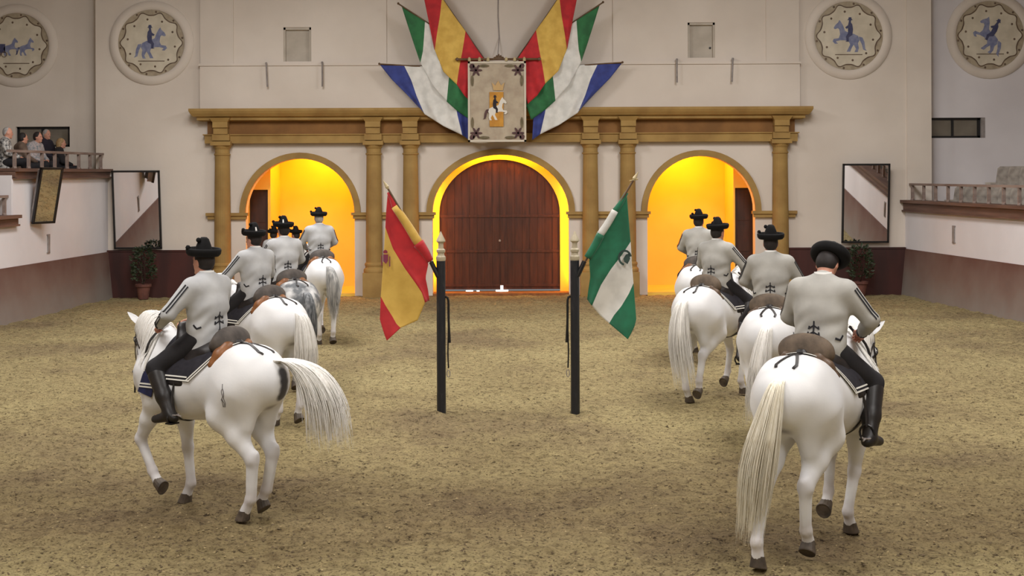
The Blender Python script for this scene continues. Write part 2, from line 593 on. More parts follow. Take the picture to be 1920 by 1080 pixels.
# shallow plaster relief and the attic panel above the cornice
mb = MB()
mb.box(WX(378), WX(440), YW - 0.10, YW, WZ(120), 9.6)
mb.box(WX(1436), WX(1498), YW - 0.10, YW, WZ(120), 9.6)
for a, b in ((440, 533), (585, 726), (1150, 1290), (1341, 1436)):
    mb.box(WX(a), WX(b), YW - 0.05, YW, WZ(120), 9.6)
for a, b, top, bot in ((533, 585, 50, 114), (1290, 1341, 44, 110)):
    mb.box(WX(a), WX(b), YW - 0.05, YW, WZ(top), 9.6)
    mb.box(WX(a), WX(b), YW - 0.05, YW, WZ(120), WZ(bot))
mb.build('plaster_relief', M_WALL, wall_back)
mb = MB(); mb.box(WX(378), WX(1498), YW - 0.16, YW, WZ(204), WZ(121)); mb.box(WX(376), WX(1500), YW - 0.20, YW, WZ(122.5), WZ(118))
mb.build('attic_panel', M_WALL, wall_back)
for i, h in enumerate(VENTS):
    v = MB(); v.box(h[0], h[1], YW + 0.08, YW + 0.14, h[2], h[3])
    o = v.build('vent_panel', M_SHUT, wall_back)
    f = MB()
    f.box(h[0], h[0] + 0.05, YW - 0.02, YW + 0.1, h[2], h[3]); f.box(h[1] - 0.05, h[1], YW - 0.02, YW + 0.1, h[2], h[3])
    f.box(h[0], h[1], YW - 0.02, YW + 0.1, h[3] - 0.06, h[3])
    f.build('frame', M_SHUT, o)
    if i == 1:
        MB().lathe([(0, -0.02), (0.028, -0.015), (0.028, 0.02)], (h[1] - 0.11, YW + 0.07, WZ(91)), 10, axis='y').build('knob', M_BLACK, o)

# cornice, frieze, architrave
def profile_run(name, prof, x0, x1, m, parent, ret=True):
    """prof: (projection, z) run along the wall with square returns at both ends"""
    mb = MB(); v = []
    for p, z in prof:
        e = p if ret else 0
        v += [(x0 - e, YW, z), (x0 - e, YW - p, z), (x1 + e, YW - p, z), (x1 + e, YW, z)]
    f = []
    for j in range(len(prof) - 1):
        for k in range(3):
            f.append((4 * j + k, 4 * j + k + 1, 4 * j + 5 + k, 4 * j + 4 + k))
    n = len(prof) - 1
    f += [(0, 3, 2, 1), (4 * n, 4 * n + 1, 4 * n + 2, 4 * n + 3)]
    mb.add(v, f)
    return mb.build(name, m, parent)


Xa, Xb = WX(402), WX(1478)
profile_run('cornice', [(0.30, WZ(226)), (0.36, WZ(224)), (0.36, WZ(219)), (0.44, WZ(217.5)), (0.50, WZ(212)), (0.53, WZ(207.5)), (0.53, WZ(203)), (0.0, WZ(202.5))], Xa, Xb, M_OCHRE, wall_back)
profile_run('frieze', [(0.14, WZ(252)), (0.14, WZ(224))], Xa, Xb, M_FRIEZE, wall_back)
profile_run('architrave', [(0.20, WZ(267)), (0.20, WZ(253)), (0.24, WZ(252)), (0.24, WZ(250))], Xa, Xb, M_OCHRE, wall_back)

COLS = [417, 701, 770, 1107, 1177, 1463]
for i, cx in enumerate(COLS):
    yc = YW - 0.13
    X = WX(cx, yc); wpx = 14.0 * yc / FPX
    root = empty('column', (X, yc, 0), 0, wall_back)
    zt = WZ(268)
    sh = MB(); sh.lathe([(wpx * 1.10, 0.85), (wpx * 1.10, 1.6), (wpx * 1.06, 2.4), (wpx * 0.98, zt - 0.32), (wpx * 0.98, zt - 0.30), (wpx * 1.1, zt - 0.28), (wpx * 1.1, zt - 0.25), (wpx * 0.98, zt - 0.24), (wpx * 0.98, zt - 0.12)], n=24)
    sh.build('shaft', M_OCHRE, root, smooth=False)
    cp = MB(); cp.lathe([(wpx * 0.98, zt - 0.14), (wpx * 1.12, zt - 0.10), (wpx * 1.28, zt - 0.03)], n=24)
    cp.box(-wpx * 1.34, wpx * 1.34, -wpx * 1.34, wpx * 0.6, zt - 0.04, zt + 0.06)
    cp.build('capital', M_OCHRE, root)
    bs = MB(); bs.box(-wpx * 1.42, wpx * 1.42, -wpx * 1.42, wpx * 0.6, -0.05, 0.60)
    bs.lathe([(wpx * 1.40, 0.60), (wpx * 1.44, 0.64), (wpx * 1.40, 0.69), (wpx * 1.2, 0.72), (wpx * 1.2, 0.76), (wpx * 1.28, 0.79), (wpx * 1.26, 0.83), (wpx * 1.10, 0.86)], n=24)
    bs.build('base', M_OCHRE, root)
    cb = MB()
    w = wpx
    z = lambda y: WZ(y)
    cb.box(-w * 1.15, w * 1.15, -0.20, 0.10, z(262), z(250))
    cb.box(-w * 0.95, w * 0.95, -0.23, 0.10, z(250), z(238))
    cb.box(-w * 1.00, w * 1.00, -0.28, 0.10, z(238), z(228))
    cb.hexa([(-w * 1.0, 0.1, z(228)), (-w * 1.0, -0.28, z(228)), (w * 1.0, -0.28, z(228)), (w * 1.0, 0.1, z(228)),
             (-w * 1.4, 0.1, z(220)), (-w * 1.4, -0.34, z(220)), (w * 1.4, -0.34, z(220)), (w * 1.4, 0.1, z(220))])
    cb.build('corbel', M_OCHRE, root)

# archivolts and imposts
for k in 'lcr':
    cx, rx, rz, sy = ARCH[k]
    pi_, po = arch_pts(cx, rx, rz, sy, 28, 0), arch_pts(cx, rx, rz, sy, 28, 11.5)
    mb = MB(); n = len(pi_)
    v = [(x, YW - 0.07, z) for x, z in pi_] + [(x, YW - 0.07, z) for x, z in po] + [(x, YW + 0.02, z) for x, z in pi_] + [(x, YW, z) for x, z in po]
    f = []
    for i in range(n - 1):
        f += [(i, n + i, n + i + 1, i + 1), (n + i, 3 * n + i, 3 * n + i + 1, n + i + 1), (i, i + 1, 2 * n + i + 1, 2 * n + i)]
    mb.add(v, f); mb.build('archivolt', M_OCHRE, wall_back)
for a, b in ((390, 463), (662, 814), (1064, 1216), (1412, 1490)):
    mb = MB(); mb.box(WX(a), WX(b), YW - 0.09, YW, WZ(409), WZ(402)); mb.box(WX(a) - 0.04, WX(b) + 0.04, YW - 0.13, YW + 0.02, WZ(402.5), WZ(397))
    mb.build('impost', M_OCHRE, wall_back)

# rods on the attic
for i, (x, y0, y1) in enumerate(((500, 115, 161), (605, 114, 161), (1270, 111, 156), (1375, 110, 155))):
    yy = YW - 0.30
    r = MB(); r.tube([px(x, y0, yy), px(x + (2 if i == 0 else -2 if i == 3 else 0), y1, yy)], 0.022, 6)
    r.tube([px(x, y0 + 2, yy), px(x, y0 + 2, YW - 0.05)], 0.03, 6)
    o = r.build('flag_bracket', M_STEEL)
    tag(o, ['leftmost thin steel rod bracket above the left arch', 'thin steel rod bracket left of the blue and white wall flags',
            'thin steel rod bracket right of the blue and white wall flags', 'rightmost thin steel rod bracket above the right arch'][i], 'bracket', 'rod brackets on the attic')
cb = MB(); cb.tube([px(936, -60, YW - 0.01), px(935, 30, YW - 0.02), px(937, 70, YW - 0.02), px(934, 106, YW - 0.25)], 0.012, 5)
tag(cb.build('cable', M_STEEL), 'thin grey cable running down the wall above the tapestry', 'cable')

# dark red boarding low on the end wall, both sides of the portico
for i, (a, b, nm) in enumerate(((192, 400, 'left'), (1478, 1696, 'right'))):
    mb = MB(); mb.box(WX(a), WX(b), YW - 0.08, YW, -0.05, 1.14); mb.box(WX(a), WX(b), YW - 0.10, YW, 1.14, 1.18)
    o = mb.build('baseboard_' + nm, M_DARKRED); tag(o, 'dark red boarding along the foot of the end wall', kind='structure')

# ------------------------------------------------------------------ rooms behind the arches
def corridor(side):
    s = -1 if side == 'l' else 1
    cx, rx, rz, sy = ARCH[side]
    xa, xb = WX(cx - rx) - 0.25, WX(cx + rx) + 0.25
    mb = MB()
    mb.box(xa, xb, 37.2, 37.3, -0.05, 4.3)                 # far wall
    mb.box(xa - 0.1, xa, YW + 0.3, 37.3, -0.05, 4.3); mb.box(xb, xb + 0.1, YW + 0.3, 37.3, -0.05, 4.3)
    mb.box(xa, xb, YW + 0.32, 37.3, 4.2, 4.3)
    mb.box(WX(cx - rx), WX(cx + rx), YW + 0.02, 37.25, -0.05, 0.07)                      # painted threshold
    # projecting block with a doorway
    yb = 35.75
    e = (507 - 960) * yb / FPX if s < 0 else (1375 - 960) * yb / FPX
    d0, d1 = ((467, 502) if s < 0 else (1378, 1412))
    d0, d1 = WX(d0, yb), WX(d1, yb); zt = WZ(354, yb)
    o0, o1 = (xa, e) if s < 0 else (e, xb)
    mb.box(o0, d0, yb, 37.2, 0, 4.2); mb.box(d1, o1, yb, 37.2, 0, 4.2); mb.box(d0, d1, yb, 37.2, zt, 4.2)
    w = mb.build('wall_corridor_' + ('left' if s < 0 else 'right'), M_YELLOW)
    tag(w, 'yellow lit corridor behind the side arch', kind='structure')
    dr = MB(); dr.box(d0, d1, yb + 0.10, yb + 0.15, 0.02, zt)
    for k in range(3):
        z0 = 0.25 + k * (zt - 0.3) / 3
        dr.box(d0 + 0.07, d1 - 0.07, yb + 0.085, yb + 0.11, z0, z0 + (zt - 0.3) / 3 - 0.12)
    d = dr.build('door_2' if s < 0 else 'door_3', M_DARKWOOD); tag(d, 'dark wooden doorway inside the yellow corridor', kind='structure')
    MB().lathe([(0, -0.05), (0.03, -0.045), (0.03, -0.01), (0.012, 0.0), (0.012, 0.03)], ((d1 - 0.08) if s < 0 else (d0 + 0.08), yb + 0.09, 1.0), 10, axis='y').build('door_handle', M_STEEL, d)
    lamp('corridor_lamp', (WX(cx) - s * 0.35, 36.1, 4.1), (0, 0, 0), 0.5, 105, (1.0, 0.46, 0.035), 1.2)


corridor('l'); corridor('r')
# centre: yellow wall behind the arch with the great door in it
cx, rx, rz, sy = ARCH['c']
YD = 35.62
xa, xb = WX(cx - rx) - 0.45, WX(cx + rx) + 0.45
do = [(x, z) for x, z in arch_pts(936.5, 113, 101, 400, 28, 0, YD)]
pl = [(xa, 0), (do[0][0], 0)] + do + [(do[-1][0], 0), (xb, 0), (xb, 4.2), (xa, 4.2)]
mb = MB(); mb.prism(pl, YD, YD + 0.15)
mb.box(xa - 0.1, xa, YW + 0.3, YD + 0.1, 0, 4.2); mb.box(xb, xb + 0.1, YW + 0.3, YD + 0.1, 0, 4.2); mb.box(xa, xb, YW + 0.32, YD + 0.1, 4.1, 4.2)
tag(mb.build('wall_door_surround', M_YELLOW), 'yellow lit wall around the great door', kind='structure')
door = empty('door_1', (WX(936.5, YD), YD, 0))
tag(door, 'great round-topped door of dark brown boards', kind='structure')
xd0, xd1 = do[0][0], do[-1][0]
NPL = 16
dcx = WX(936.5, YD); a_, b_ = (xd1 - xd0) / 2, 101 * YD / FPX; zs_ = WZ(400, YD)
zt_ = lambda x: zs_ + b_ * math.sqrt(max(0.0, 1 - ((x - dcx) / a_) ** 2))
for i in range(NPL):
    u0 = xd0 + (xd1 - xd0) * i / NPL + 0.002; u1 = xd0 + (xd1 - xd0) * (i + 1) / NPL - 0.002
    pts = [(u0 - dcx, 0.10), (u1 - dcx, 0.10)] + [(u - dcx, zt_(u) - 0.01) for u in np.linspace(u1, u0, 5)]
    dy = 0.004 * ((i * 7) % 3)
    MB().prism(pts, 0.03 + dy, 0.09).build('plank', M_WOODDOOR, door)
for yy in (405, 471, 535):
    MB().box(xd0 - dcx + 0.02, xd1 - dcx - 0.02, 0.005, 0.035, WZ(yy, YD) - 0.03, WZ(yy, YD) + 0.03).build('rail', M_WOODDOOR, door)
MB().prism([(x - dcx, z) for x, z in ([(do[0][0], 0.1), (do[-1][0], 0.1)] + do[::-1])], 0.085, 0.10).build('backing', M_DARKWOOD, door)
MB().box(-0.006, 0.006, 0.002, 0.03, 0.1, zs_ + b_ - 0.03).build('meeting_strip', M_DARKWOOD, door)
MB().lathe([(0, 0), (0.03, 0.005), (0.02, 0.03)], (0.0, -0.02, WZ(451, YD)), 10, axis='y').build('lock_plate', M_STEEL, door)
mb = MB(); mb.box(WX(cx - rx), WX(cx + rx), YW + 0.02, YD + 0.2, -0.05, 0.05)
tag(mb.build('floor_threshold', mat('threshold', S(150, 96, 50), S(120, 74, 40), rough=0.8)), 'worn threshold below the great door', kind='structure')
# glowing slabs at the door foot stand in for daylight leaking under it
m_day = bpy.data.materials.new('daylight'); m_day.use_nodes = True
m_day.node_tree.nodes['Principled BSDF'].inputs['Emission Color'].default_value = (1, 0.97, 0.9, 1)
m_day.node_tree.nodes['Principled BSDF'].inputs['Emission Strength'].default_value = 4.0
for a, b, z0, z1 in ((929, 952, 0.052, 0.085), (937.5, 942.5, 0.085, 0.20), (873, 886, 0.052, 0.078), (893, 898, 0.052, 0.075)):
    MB().box(WX(a, YD) - dcx, WX(b, YD) - dcx, 0.0, 0.029, z0, z1).build('daylight_slab', m_day, door)
# lamps hidden behind the jambs and crown of the centre arch
for s in (-1, 1):
    lamp('jamb_lamp', (WX(cx) + s * (rx + 16) * YW / FPX, YW + 0.42, 1.6), (0, s * PI / 2, 0), 2.6, 34, (1.0, 0.48, 0.04), 0.12)
lamp('crown_lamp', (WX(cx), YW + 0.42, 4.0), (0, 0, 0), 2.2, 65, (1.0, 0.50, 0.045), 0.12)

# ------------------------------------------------------------------ gallery side walls
xl = lambda Y: -10.20 - 0.070 * (35 - Y)
xr = lambda Y: 9.92 + 0.100 * (35 - Y)


def run(mb, xf, s, Y0, Y1, o0, o1, z0, z1, o0b=None):
    """slab along a side wall; offsets o0<o1 outward (away from the arena) from its face, o0b = inner offset at the foot"""
    b = o0 if o0b is None else o0b
    p = [(xf(Y0) + s * b, Y0, z0), (xf(Y0) + s * o1, Y0, z0), (xf(Y1) + s * o1, Y1, z0), (xf(Y1) + s * b, Y1, z0),
         (xf(Y0) + s * o0, Y0, z1), (xf(Y0) + s * o1, Y0, z1), (xf(Y1) + s * o1, Y1, z1), (xf(Y1) + s * o0, Y1, z1)]
    if s < 0:
        p = [p[1], p[0], p[3], p[2], p[5], p[4], p[7], p[6]]
    mb.hexa(p)


YS = 29.4                                            # where the left gallery steps up into a raised box
mb = MB(); run(mb, xl, -1, YS, 35.4, 0, 0.25, 1.1, 3.0); run(mb, xl, -1, -6, YS, 0, 0.25, 1.1, 2.0)
run(mb, xl, -1, YS - 0.03, YS + 0.22, 0.01, 6, 1.5, 3.08)
wall_left = mb.build('wall_left', M_WALL2); tag(wall_left, 'white parapet of the left gallery', kind='structure')
mb = MB(); run(mb, xl, -1, -6, 35.0, -0.03, 0.2, -0.05, 1.14, -0.14); tag(mb.build('trim_1', M_DADO), 'dusty brown kick board along the left side', kind='structure')
mb = MB(); run(mb, xr, 1, -6, 35.4, 0, 0.25, 1.1, 2.1)
wall_right = mb.build('wall_right', M_WALL2); tag(wall_right, 'white parapet of the right gallery', kind='structure')
mb = MB(); run(mb, xr, 1, -6, 35.0, -0.03, 0.2, -0.05, 1.14, -0.14); tag(mb.build('trim_2', M_DADO), 'dusty brown kick board along the right side', kind='structure')


def ledge(xf, s, Y0, Y1, z0, z1, parent):
    mb = MB(); run(mb, xf, s, Y0, Y1, -0.14, 0.34, z1 - 0.07, z1); run(mb, xf, s, Y0, Y1, -0.06, 0.30, z0 + 0.03, z1 - 0.06); run(mb, xf, s, Y0, Y1, -0.10, 0.30, z0, z0 + 0.04)
    mb.build('ledge', M_LEDGE, parent)


def railing(xf, s, Y0, Y1, zb, zt, label, step=0.72):
    root = empty('railing', (xf(Y0) + s * 0.1, Y0, zb)); bx, by, bz = root.location
    tag(root, label, 'railing')
    X = lambda Y: xf(Y) + s * 0.10
    a, b = (X(Y0), Y0), (X(Y1), Y1)
    mb = MB(); run(mb, xf, s, Y0, Y1, 0.06, 0.15, zt - 0.055, zt)
    o = mb.build('top_rail', M_RAIL, root); o.location = (-bx, -by, -bz)
    n = int((Y1 - Y0) / step); me = None
    for i in range(n + 1):
        Y = Y1 - 0.12 - i * step
        if Y < Y0: break
        if me is None:
            w = 0.032
            m_ = MB(); m_.box(-w, w, -w, w, 0, zt - 0.05 - zb); m_.lathe([(w * 1.5, 0.0), (w * 1.5, 0.03), (w, 0.05)], n=8)
            c = m_.build('baluster', M_RAIL, root); me = c.data
        else:
            c = bpy.data.objects.new('baluster', me); COL.objects.link(c); c.parent = root
        c.location = (X(Y) - bx, Y - by, 0)
    return root


ledge(xl, -1, YS, 34.98, 3.0, 3.23, wall_left); ledge(xl, -1, -6, YS + 0.15, 2.0, 2.24, wall_left); ledge(xr, 1, -6, 34.98, 2.08, 2.37, wall_right)
mb = MB(); run(mb, xl, -1, YS - 0.06, YS + 0.26, 0.3, 6, 3.08, 3.16); mb.build('ledge', M_LEDGE, wall_left)
railing(xl, -1, YS + 0.05, 34.9, 3.23, 3.63, 'grey wooden balustrade of the raised left box in front of the spectators')
railing(xl, -1, 20.0, YS - 0.05, 2.24, 2.66, 'grey wooden balustrade of the lower left gallery at the photo edge')
railing(xr, 1, 20.0, 34.9, 2.37, 2.79, 'grey wooden balustrade of the right gallery in front of the covered seats')
# gallery floors
mb = MB()
run(mb, xl, -1, YS + 0.2, 35.4, 0.2, 7, 2.6, 2.85); run(mb, xl, -1, -6, YS, 0.2, 7, 1.4, 1.6)
mb.box(-19, -13, -6, 35.4, 1.4, 2.2)
tag(mb.build('floor_left_gallery', M_CEIL), 'gallery floor on the left', kind='structure')
mb = MB(); run(mb, xr, 1, -6, 35.4, 0.2, 8, 1.4, 1.88); run(mb, xr, 1, -6, 35.4, 1.15, 8, 1.88, 2.36); run(mb, xr, 1, -6, 35.4, 2.2, 8, 2.36, 2.8)
tag(mb.build('floor_right_gallery', M_CEIL), 'stepped gallery floor on the right', kind='structure')

# wings of the end wall behind the galleries, with a wide window each
YG = 35.45
WL = (WX(30, YG), WX(131, YG), WZ(272, YG), WZ(234, YG)); WR = (WX(1735, YG), WX(1848, YG), WZ(262, YG), WZ(224, YG))
mb = MB(); wall_grid(mb, -19, XL + 0.3, 0, 9.6, YG, YG + 0.3, [WL]); tag(mb.build('wall_left_wing', M_WALL), 'end wall behind the left gallery', kind='structure')
mb = MB(); wall_grid(mb, XR - 0.3, 19, 0, 9.6, YG, YG + 0.3, [WR]); tag(mb.build('wall_right_wing', M_WALL2), 'end wall behind the right gallery', kind='structure')
mb = MB(); mb.box(XR, WX(1747, 34.95), 34.95, YG, 1.9, 9.6); tag(mb.build('trim_3', M_WALL), 'plaster pier beside the right gallery', kind='structure')
for i, h in enumerate((WL, WR)):
    root = empty('window_%d' % (i + 1), ((h[0] + h[1]) / 2, YG + 0.14, h[2]))
    tag(root, 'wide low black-framed window behind the %s gallery' % ('left', 'right')[i], kind='structure')
    w = (h[1] - h[0]) / 2; H = h[3] - h[2]; t = 0.055
    off = 0.10 if i == 1 else 0.0
    fr = MB(); fr.box(-w, w - off, -0.04, 0.04, 0, t); fr.box(-w, w - off, -0.04, 0.04, H - t, H); fr.box(-w, -w + t, -0.04, 0.04, 0, H); fr.box(w - off - t * 1.3, w - off, -0.04, 0.04, 0, H); fr.box(-t / 2 - 0.04, t / 2 - 0.04, -0.035, 0.035, 0, H)
    fr.build('frame', M_BLACK, root)
    MB().box(-w + t, -0.04 - t / 2, 0.0, 0.012, t, H - t).build('pane', M_GLASSD, root)
    MB().box(-0.04 + t / 2, w - off - t, 0.0, 0.012, t, H - t).build('pane', M_GLASSD, root)
    if off:
        MB().box(w - off, w, -0.12, 0.12, 0, H).build('jamb', M_STEEL, root)

# shell behind and above the viewer
mb = MB(); mb.box(-19.2, 19.2, -6.2, 35.8, 9.6, 9.7); tag(mb.build('ceiling', M_CEIL), 'pale ceiling over the arena', kind='structure')
mb = MB(); mb.box(-19, 19, -6.2, -6, -0.1, 9.6); tag(mb.build('wall_front', M_WALL), 'end wall behind the viewer', kind='structure')
mb = MB(); mb.box(-19.2, -19, -6, 35.7, 0, 9.6); tag(mb.build('wall_left_outer', M_WALL2), 'outer wall of the left gallery', kind='structure')
mb = MB(); mb.box(19, 19.2, -6, 35.7, 0, 9.6); tag(mb.build('wall_right_outer', M_WALL2), 'outer wall of the right gallery', kind='structure')

# ------------------------------------------------------------------ mirrors
def mirror(loc, w, h, rz, tilt, label):
    root = empty('wall_mirror', loc, rz); root.rotation_euler = (tilt, 0, rz); tag(root, label, 'mirror')
    t = 0.045
    f = MB(); f.box(-w / 2, w / 2, -0.03, 0.03, 0, t); f.box(-w / 2, w / 2, -0.03, 0.03, h - t, h); f.box(-w / 2, -w / 2 + t, -0.03, 0.03, 0, h); f.box(w / 2 - t, w / 2, -0.03, 0.03, 0, h)
    f.build('frame', M_BLACK, root)
    MB().box(-w / 2 + t, w / 2 - t, -0.012, 0.0, t, h - t).build('mirror_glass', M_MIRROR, root)
    MB().box(-w / 2 + t, w / 2 - t, 0.002, 0.02, t, h - t).build('backing', M_DARKWOOD, root)
    return root


mirror((WX(258.5, 34.86), 34.86, WZ(464, 34.86)), 90 * 34.82 / FPX, 148 * 34.82 / FPX, math.radians(-1), math.radians(6), 'tall black-framed mirror on the end wall left of the portico')
mirror((WX(1621.5, 34.86), 34.86, WZ(458, 34.86)), 89 * 34.82 / FPX, 149 * 34.82 / FPX, math.radians(1), math.radians(4.5), 'tall black-framed mirror on the end wall right of the portico')
Ym = 30.5
o = mirror((xl(Ym) + 0.20, Ym, 2.02), 0.62, 1.26, math.radians(60), math.radians(13), 'black-framed mirror tilted out over the sand from the left gallery wall')
gs = MB(); gs.box(-0.29, -0.25, 0.02, 0.10, 0.02, 1.2); gs.box(0.25, 0.29, 0.02, 0.16, 0.02, 1.2); gs.build('back_batten', M_STEEL, o)
for xf, s, Y, z0, z1, lb in ((xl, -1, 31.2, 1.35, 1.72, 'short grey iron slot on the left gallery parapet'), (xr, 1, 32.0, 1.45, 1.80, 'short grey iron slot on the right gallery parapet')):
    mb = MB(); run(mb, xf, s, Y, Y + 0.10, -0.03, 0.05, z0, z1); run(mb, xf, s, Y - 0.03, Y + 0.13, -0.02, 0.05, z1, z1 + 0.03); run(mb, xf, s, Y - 0.03, Y + 0.13, -0.02, 0.05, z0 - 0.03, z0)
    tag(mb.build('iron_slot', M_STEEL), lb, 'slot')

# ------------------------------------------------------------------ flat pictures: rider on a prancing horse
PIC = {
    'horse': [(.20, .36), (.24, .48), (.36, .54), (.48, .56), (.60, .62), (.66, .78), (.72, .88), (.76, .93), (.79, .86), (.88, .78), (.92, .70), (.88, .67), (.80, .70), (.76, .66), (.74, .52), (.78, .42), (.92, .40), (.95, .33), (.88, .26), (.80, .27), (.86, .33), (.74, .36), (.62, .36), (.50, .33), (.46, .24), (.52, .12), (.56, .04), (.46, .04), (.42, .14), (.36, .24), (.30, .12), (.34, .03), (.25, .03), (.22, .14), (.24, .28)],
    'tail': [(.22, .46), (.12, .44), (.06, .30), (.04, .12), (.0, .06), (.10, .10), (.14, .26), (.20, .38)],
    'rider': [(.40, .50), (.38, .66), (.40, .80), (.44, .86), (.43, .92), (.49, .93), (.50, .86), (.52, .78), (.60, .72), (.56, .68), (.52, .70), (.52, .56), (.58, .46), (.56, .34), (.60, .32), (.50, .32), (.50, .44), (.44, .48)],
    'hat': [(.39, .92), (.54, .92), (.51, .95), (.50, 1.0), (.43, 1.0), (.42, .95)],
}


def picture(parent, cx, cz, y, size, cols, flip=1, rot=0.0):
    """cols: dict part -> material; thin raised shapes in the x,z plane"""
    for i, (k, m) in enumerate(cols.items()):
        p = []
        for u, v in PIC[k]:
            a, b = (u - .5) * flip * size, (v - .5) * size
            p.append((cx + a * math.cos(rot) - b * math.sin(rot), cz + a * math.sin(rot) + b * math.cos(rot)))
        if flip < 0: p = p[::-1]
        p = p[::-1] if sum(p[j][0] * p[(j + 1) % len(p)][1] - p[(j + 1) % len(p)][0] * p[j][1] for j in range(len(p))) < 0 else p
        MB().prism(p, y - 0.003 * (i + 1), y).build('painted_' + k, m, parent)


M_TILE = mat('glazed_tile', S(214, 204, 184), S(196, 186, 166), rough=0.3, scale=3)
M_TILEB = mat('tile_brown', S(112, 92, 74), S(92, 74, 60), rough=0.35, scale=8)
M_TILER = mat('tile_rim', S(176, 162, 138), S(156, 142, 120), rough=0.4, scale=6)
M_BLUE1 = mat('tile_blue', S(112, 118, 150), S(140, 144, 168), rough=0.3, scale=9)
M_BLUE2 = mat('tile_dark_blue', S(62, 66, 100), S(78, 80, 108), rough=0.3, scale=9)


def plaque(pxc, pyc, rpx, Y, flip, rot, label, pair=False):
    c = px(pxc, pyc, Y); r = rpx * Y / FPX
    root = empty('tile_roundel', c); tag(root, label, 'plaque', 'round tile pictures high on the end wall')
    MB().lathe([(r * 1.28, 0.0), (r * 1.26, -0.04), (r * 1.12, -0.06), (r * 1.02, -0.055), (r, -0.02)], n=48, axis='y').build('plaster_ring', M_WALL, root, True)
    MB().lathe([(0.0, -0.012), (r * 0.5, -0.012), (r * 1.0, -0.012), (r * 1.02, 0.0)], n=48, axis='y').build('tile_disc', M_TILER, root)
    n = 120
    sc = lambda a: r * (0.86 + 0.055 * math.cos(10 * a) + 0.012 * math.cos(20 * a))
    mb = MB(); mb.prism([(sc(2 * PI * i / n) * math.cos(2 * PI * i / n), sc(2 * PI * i / n) * math.sin(2 * PI * i / n)) for i in range(n)], -0.017, -0.012)
    mb.build('tile_field', M_TILE, root)
    v = []; f = []
    for i in range(n):
        a = 2 * PI * i / n
        for d in (0, 0.035 * r):
            v.append(((sc(a) + d) * math.cos(a), -0.021, (sc(a) + d) * math.sin(a)))
    for i in range(n):
        j = (i + 1) % n; f.append((2 * i, 2 * i + 1, 2 * j + 1, 2 * j))
    MB().add(v, f).build('scalloped_line', M_TILEB, root)
    for i in range(20):
        a = 2 * PI * (i + .5) / 20; q = 0.72 if i % 2 else 0.95; s = 0.035 * r
        mb = MB(); mb.lathe([(s, 0.0), (s * 0.7, -0.004), (0, -0.005)], (q * r * math.cos(a), -0.017, q * r * math.sin(a)), 7, axis='y')
        mb.build('flower', M_TILEB, root)
    if pair:
        for k, dx in enumerate((0.28, -0.2)):
            picture(root, dx * r, -0.02 * r, -0.017 - 0.01 * k, r * 0.62, {'horse': M_BLUE1, 'tail': M_BLUE2}, flip)
        MB().box(-0.58 * r, -0.34 * r, -0.03, -0.017, -0.22 * r, 0.05 * r).build('painted_carriage', M_BLUE2, root)
        for dx in (-0.55, -0.37): MB().lathe([(0.09 * r, -0.0), (0.07 * r, -0.002), (0.07 * r, 0)], (dx * r, -0.033, -0.27 * r), 16, axis='y').build('painted_wheel', M_TILEB, root)
    else:
        picture(root, 0, 0.02 * r, -0.017, r * 1.05, {'horse': M_BLUE1, 'tail': M_BLUE1, 'rider': M_BLUE2, 'hat': M_BLUE2}, flip, rot)
    MB().box(-0.4 * r, 0.4 * r, -0.02, -0.017, -0.56 * r, -0.535 * r).build('ground_line', M_TILEB, root)


plaque(32, 82, 61, YG - 0.005, 1, 0, 'round tile picture of a horse-drawn carriage at the far left, above the spectators', True)
plaque(285, 78, 62, YW - 0.005, 1, 0, 'round tile picture of a rider facing right, above the left wall mirror')
plaque(1592, 70, 64, YW - 0.005, -1, 0, 'round tile picture of a rider facing left, above the right wall mirror')
plaque(1857, 70, 64, YG - 0.005, -1, math.radians(-28), 'round tile picture of a galloping rider at the far right, above the gallery window')

# ------------------------------------------------------------------ flags
M_FRED = mat('flag_red', S(196, 34, 40), S(168, 24, 32), rough=0.75, scale=5, sheen=0.2)
M_FYEL = mat('flag_yellow', S(222, 184, 88), S(204, 164, 72), rough=0.75, scale=5, sheen=0.2)
M_FGRN = mat('flag_green', S(24, 112, 78), S(18, 92, 62), rough=0.75, scale=5, sheen=0.2)
M_FGRN2 = mat('flag_dark_green', S(40, 112, 62), S(30, 92, 50), rough=0.75, scale=5, sheen=0.2)
M_FWHT = mat('flag_white', S(226, 224, 218), S(206, 204, 198), rough=0.8, scale=5, sheen=0.2)
M_FBLU = mat('flag_blue', S(52, 66, 140), S(40, 50, 116), rough=0.75, scale=5, sheen=0.2)
M_POLE = mat('pole_wood', S(110, 82, 54), S(84, 62, 42), rough=0.5, scale=6)
M_GOLD = mat('pale_gold', S(206, 190, 150), S(182, 164, 122), rough=0.4, metal=0.2, scale=6)


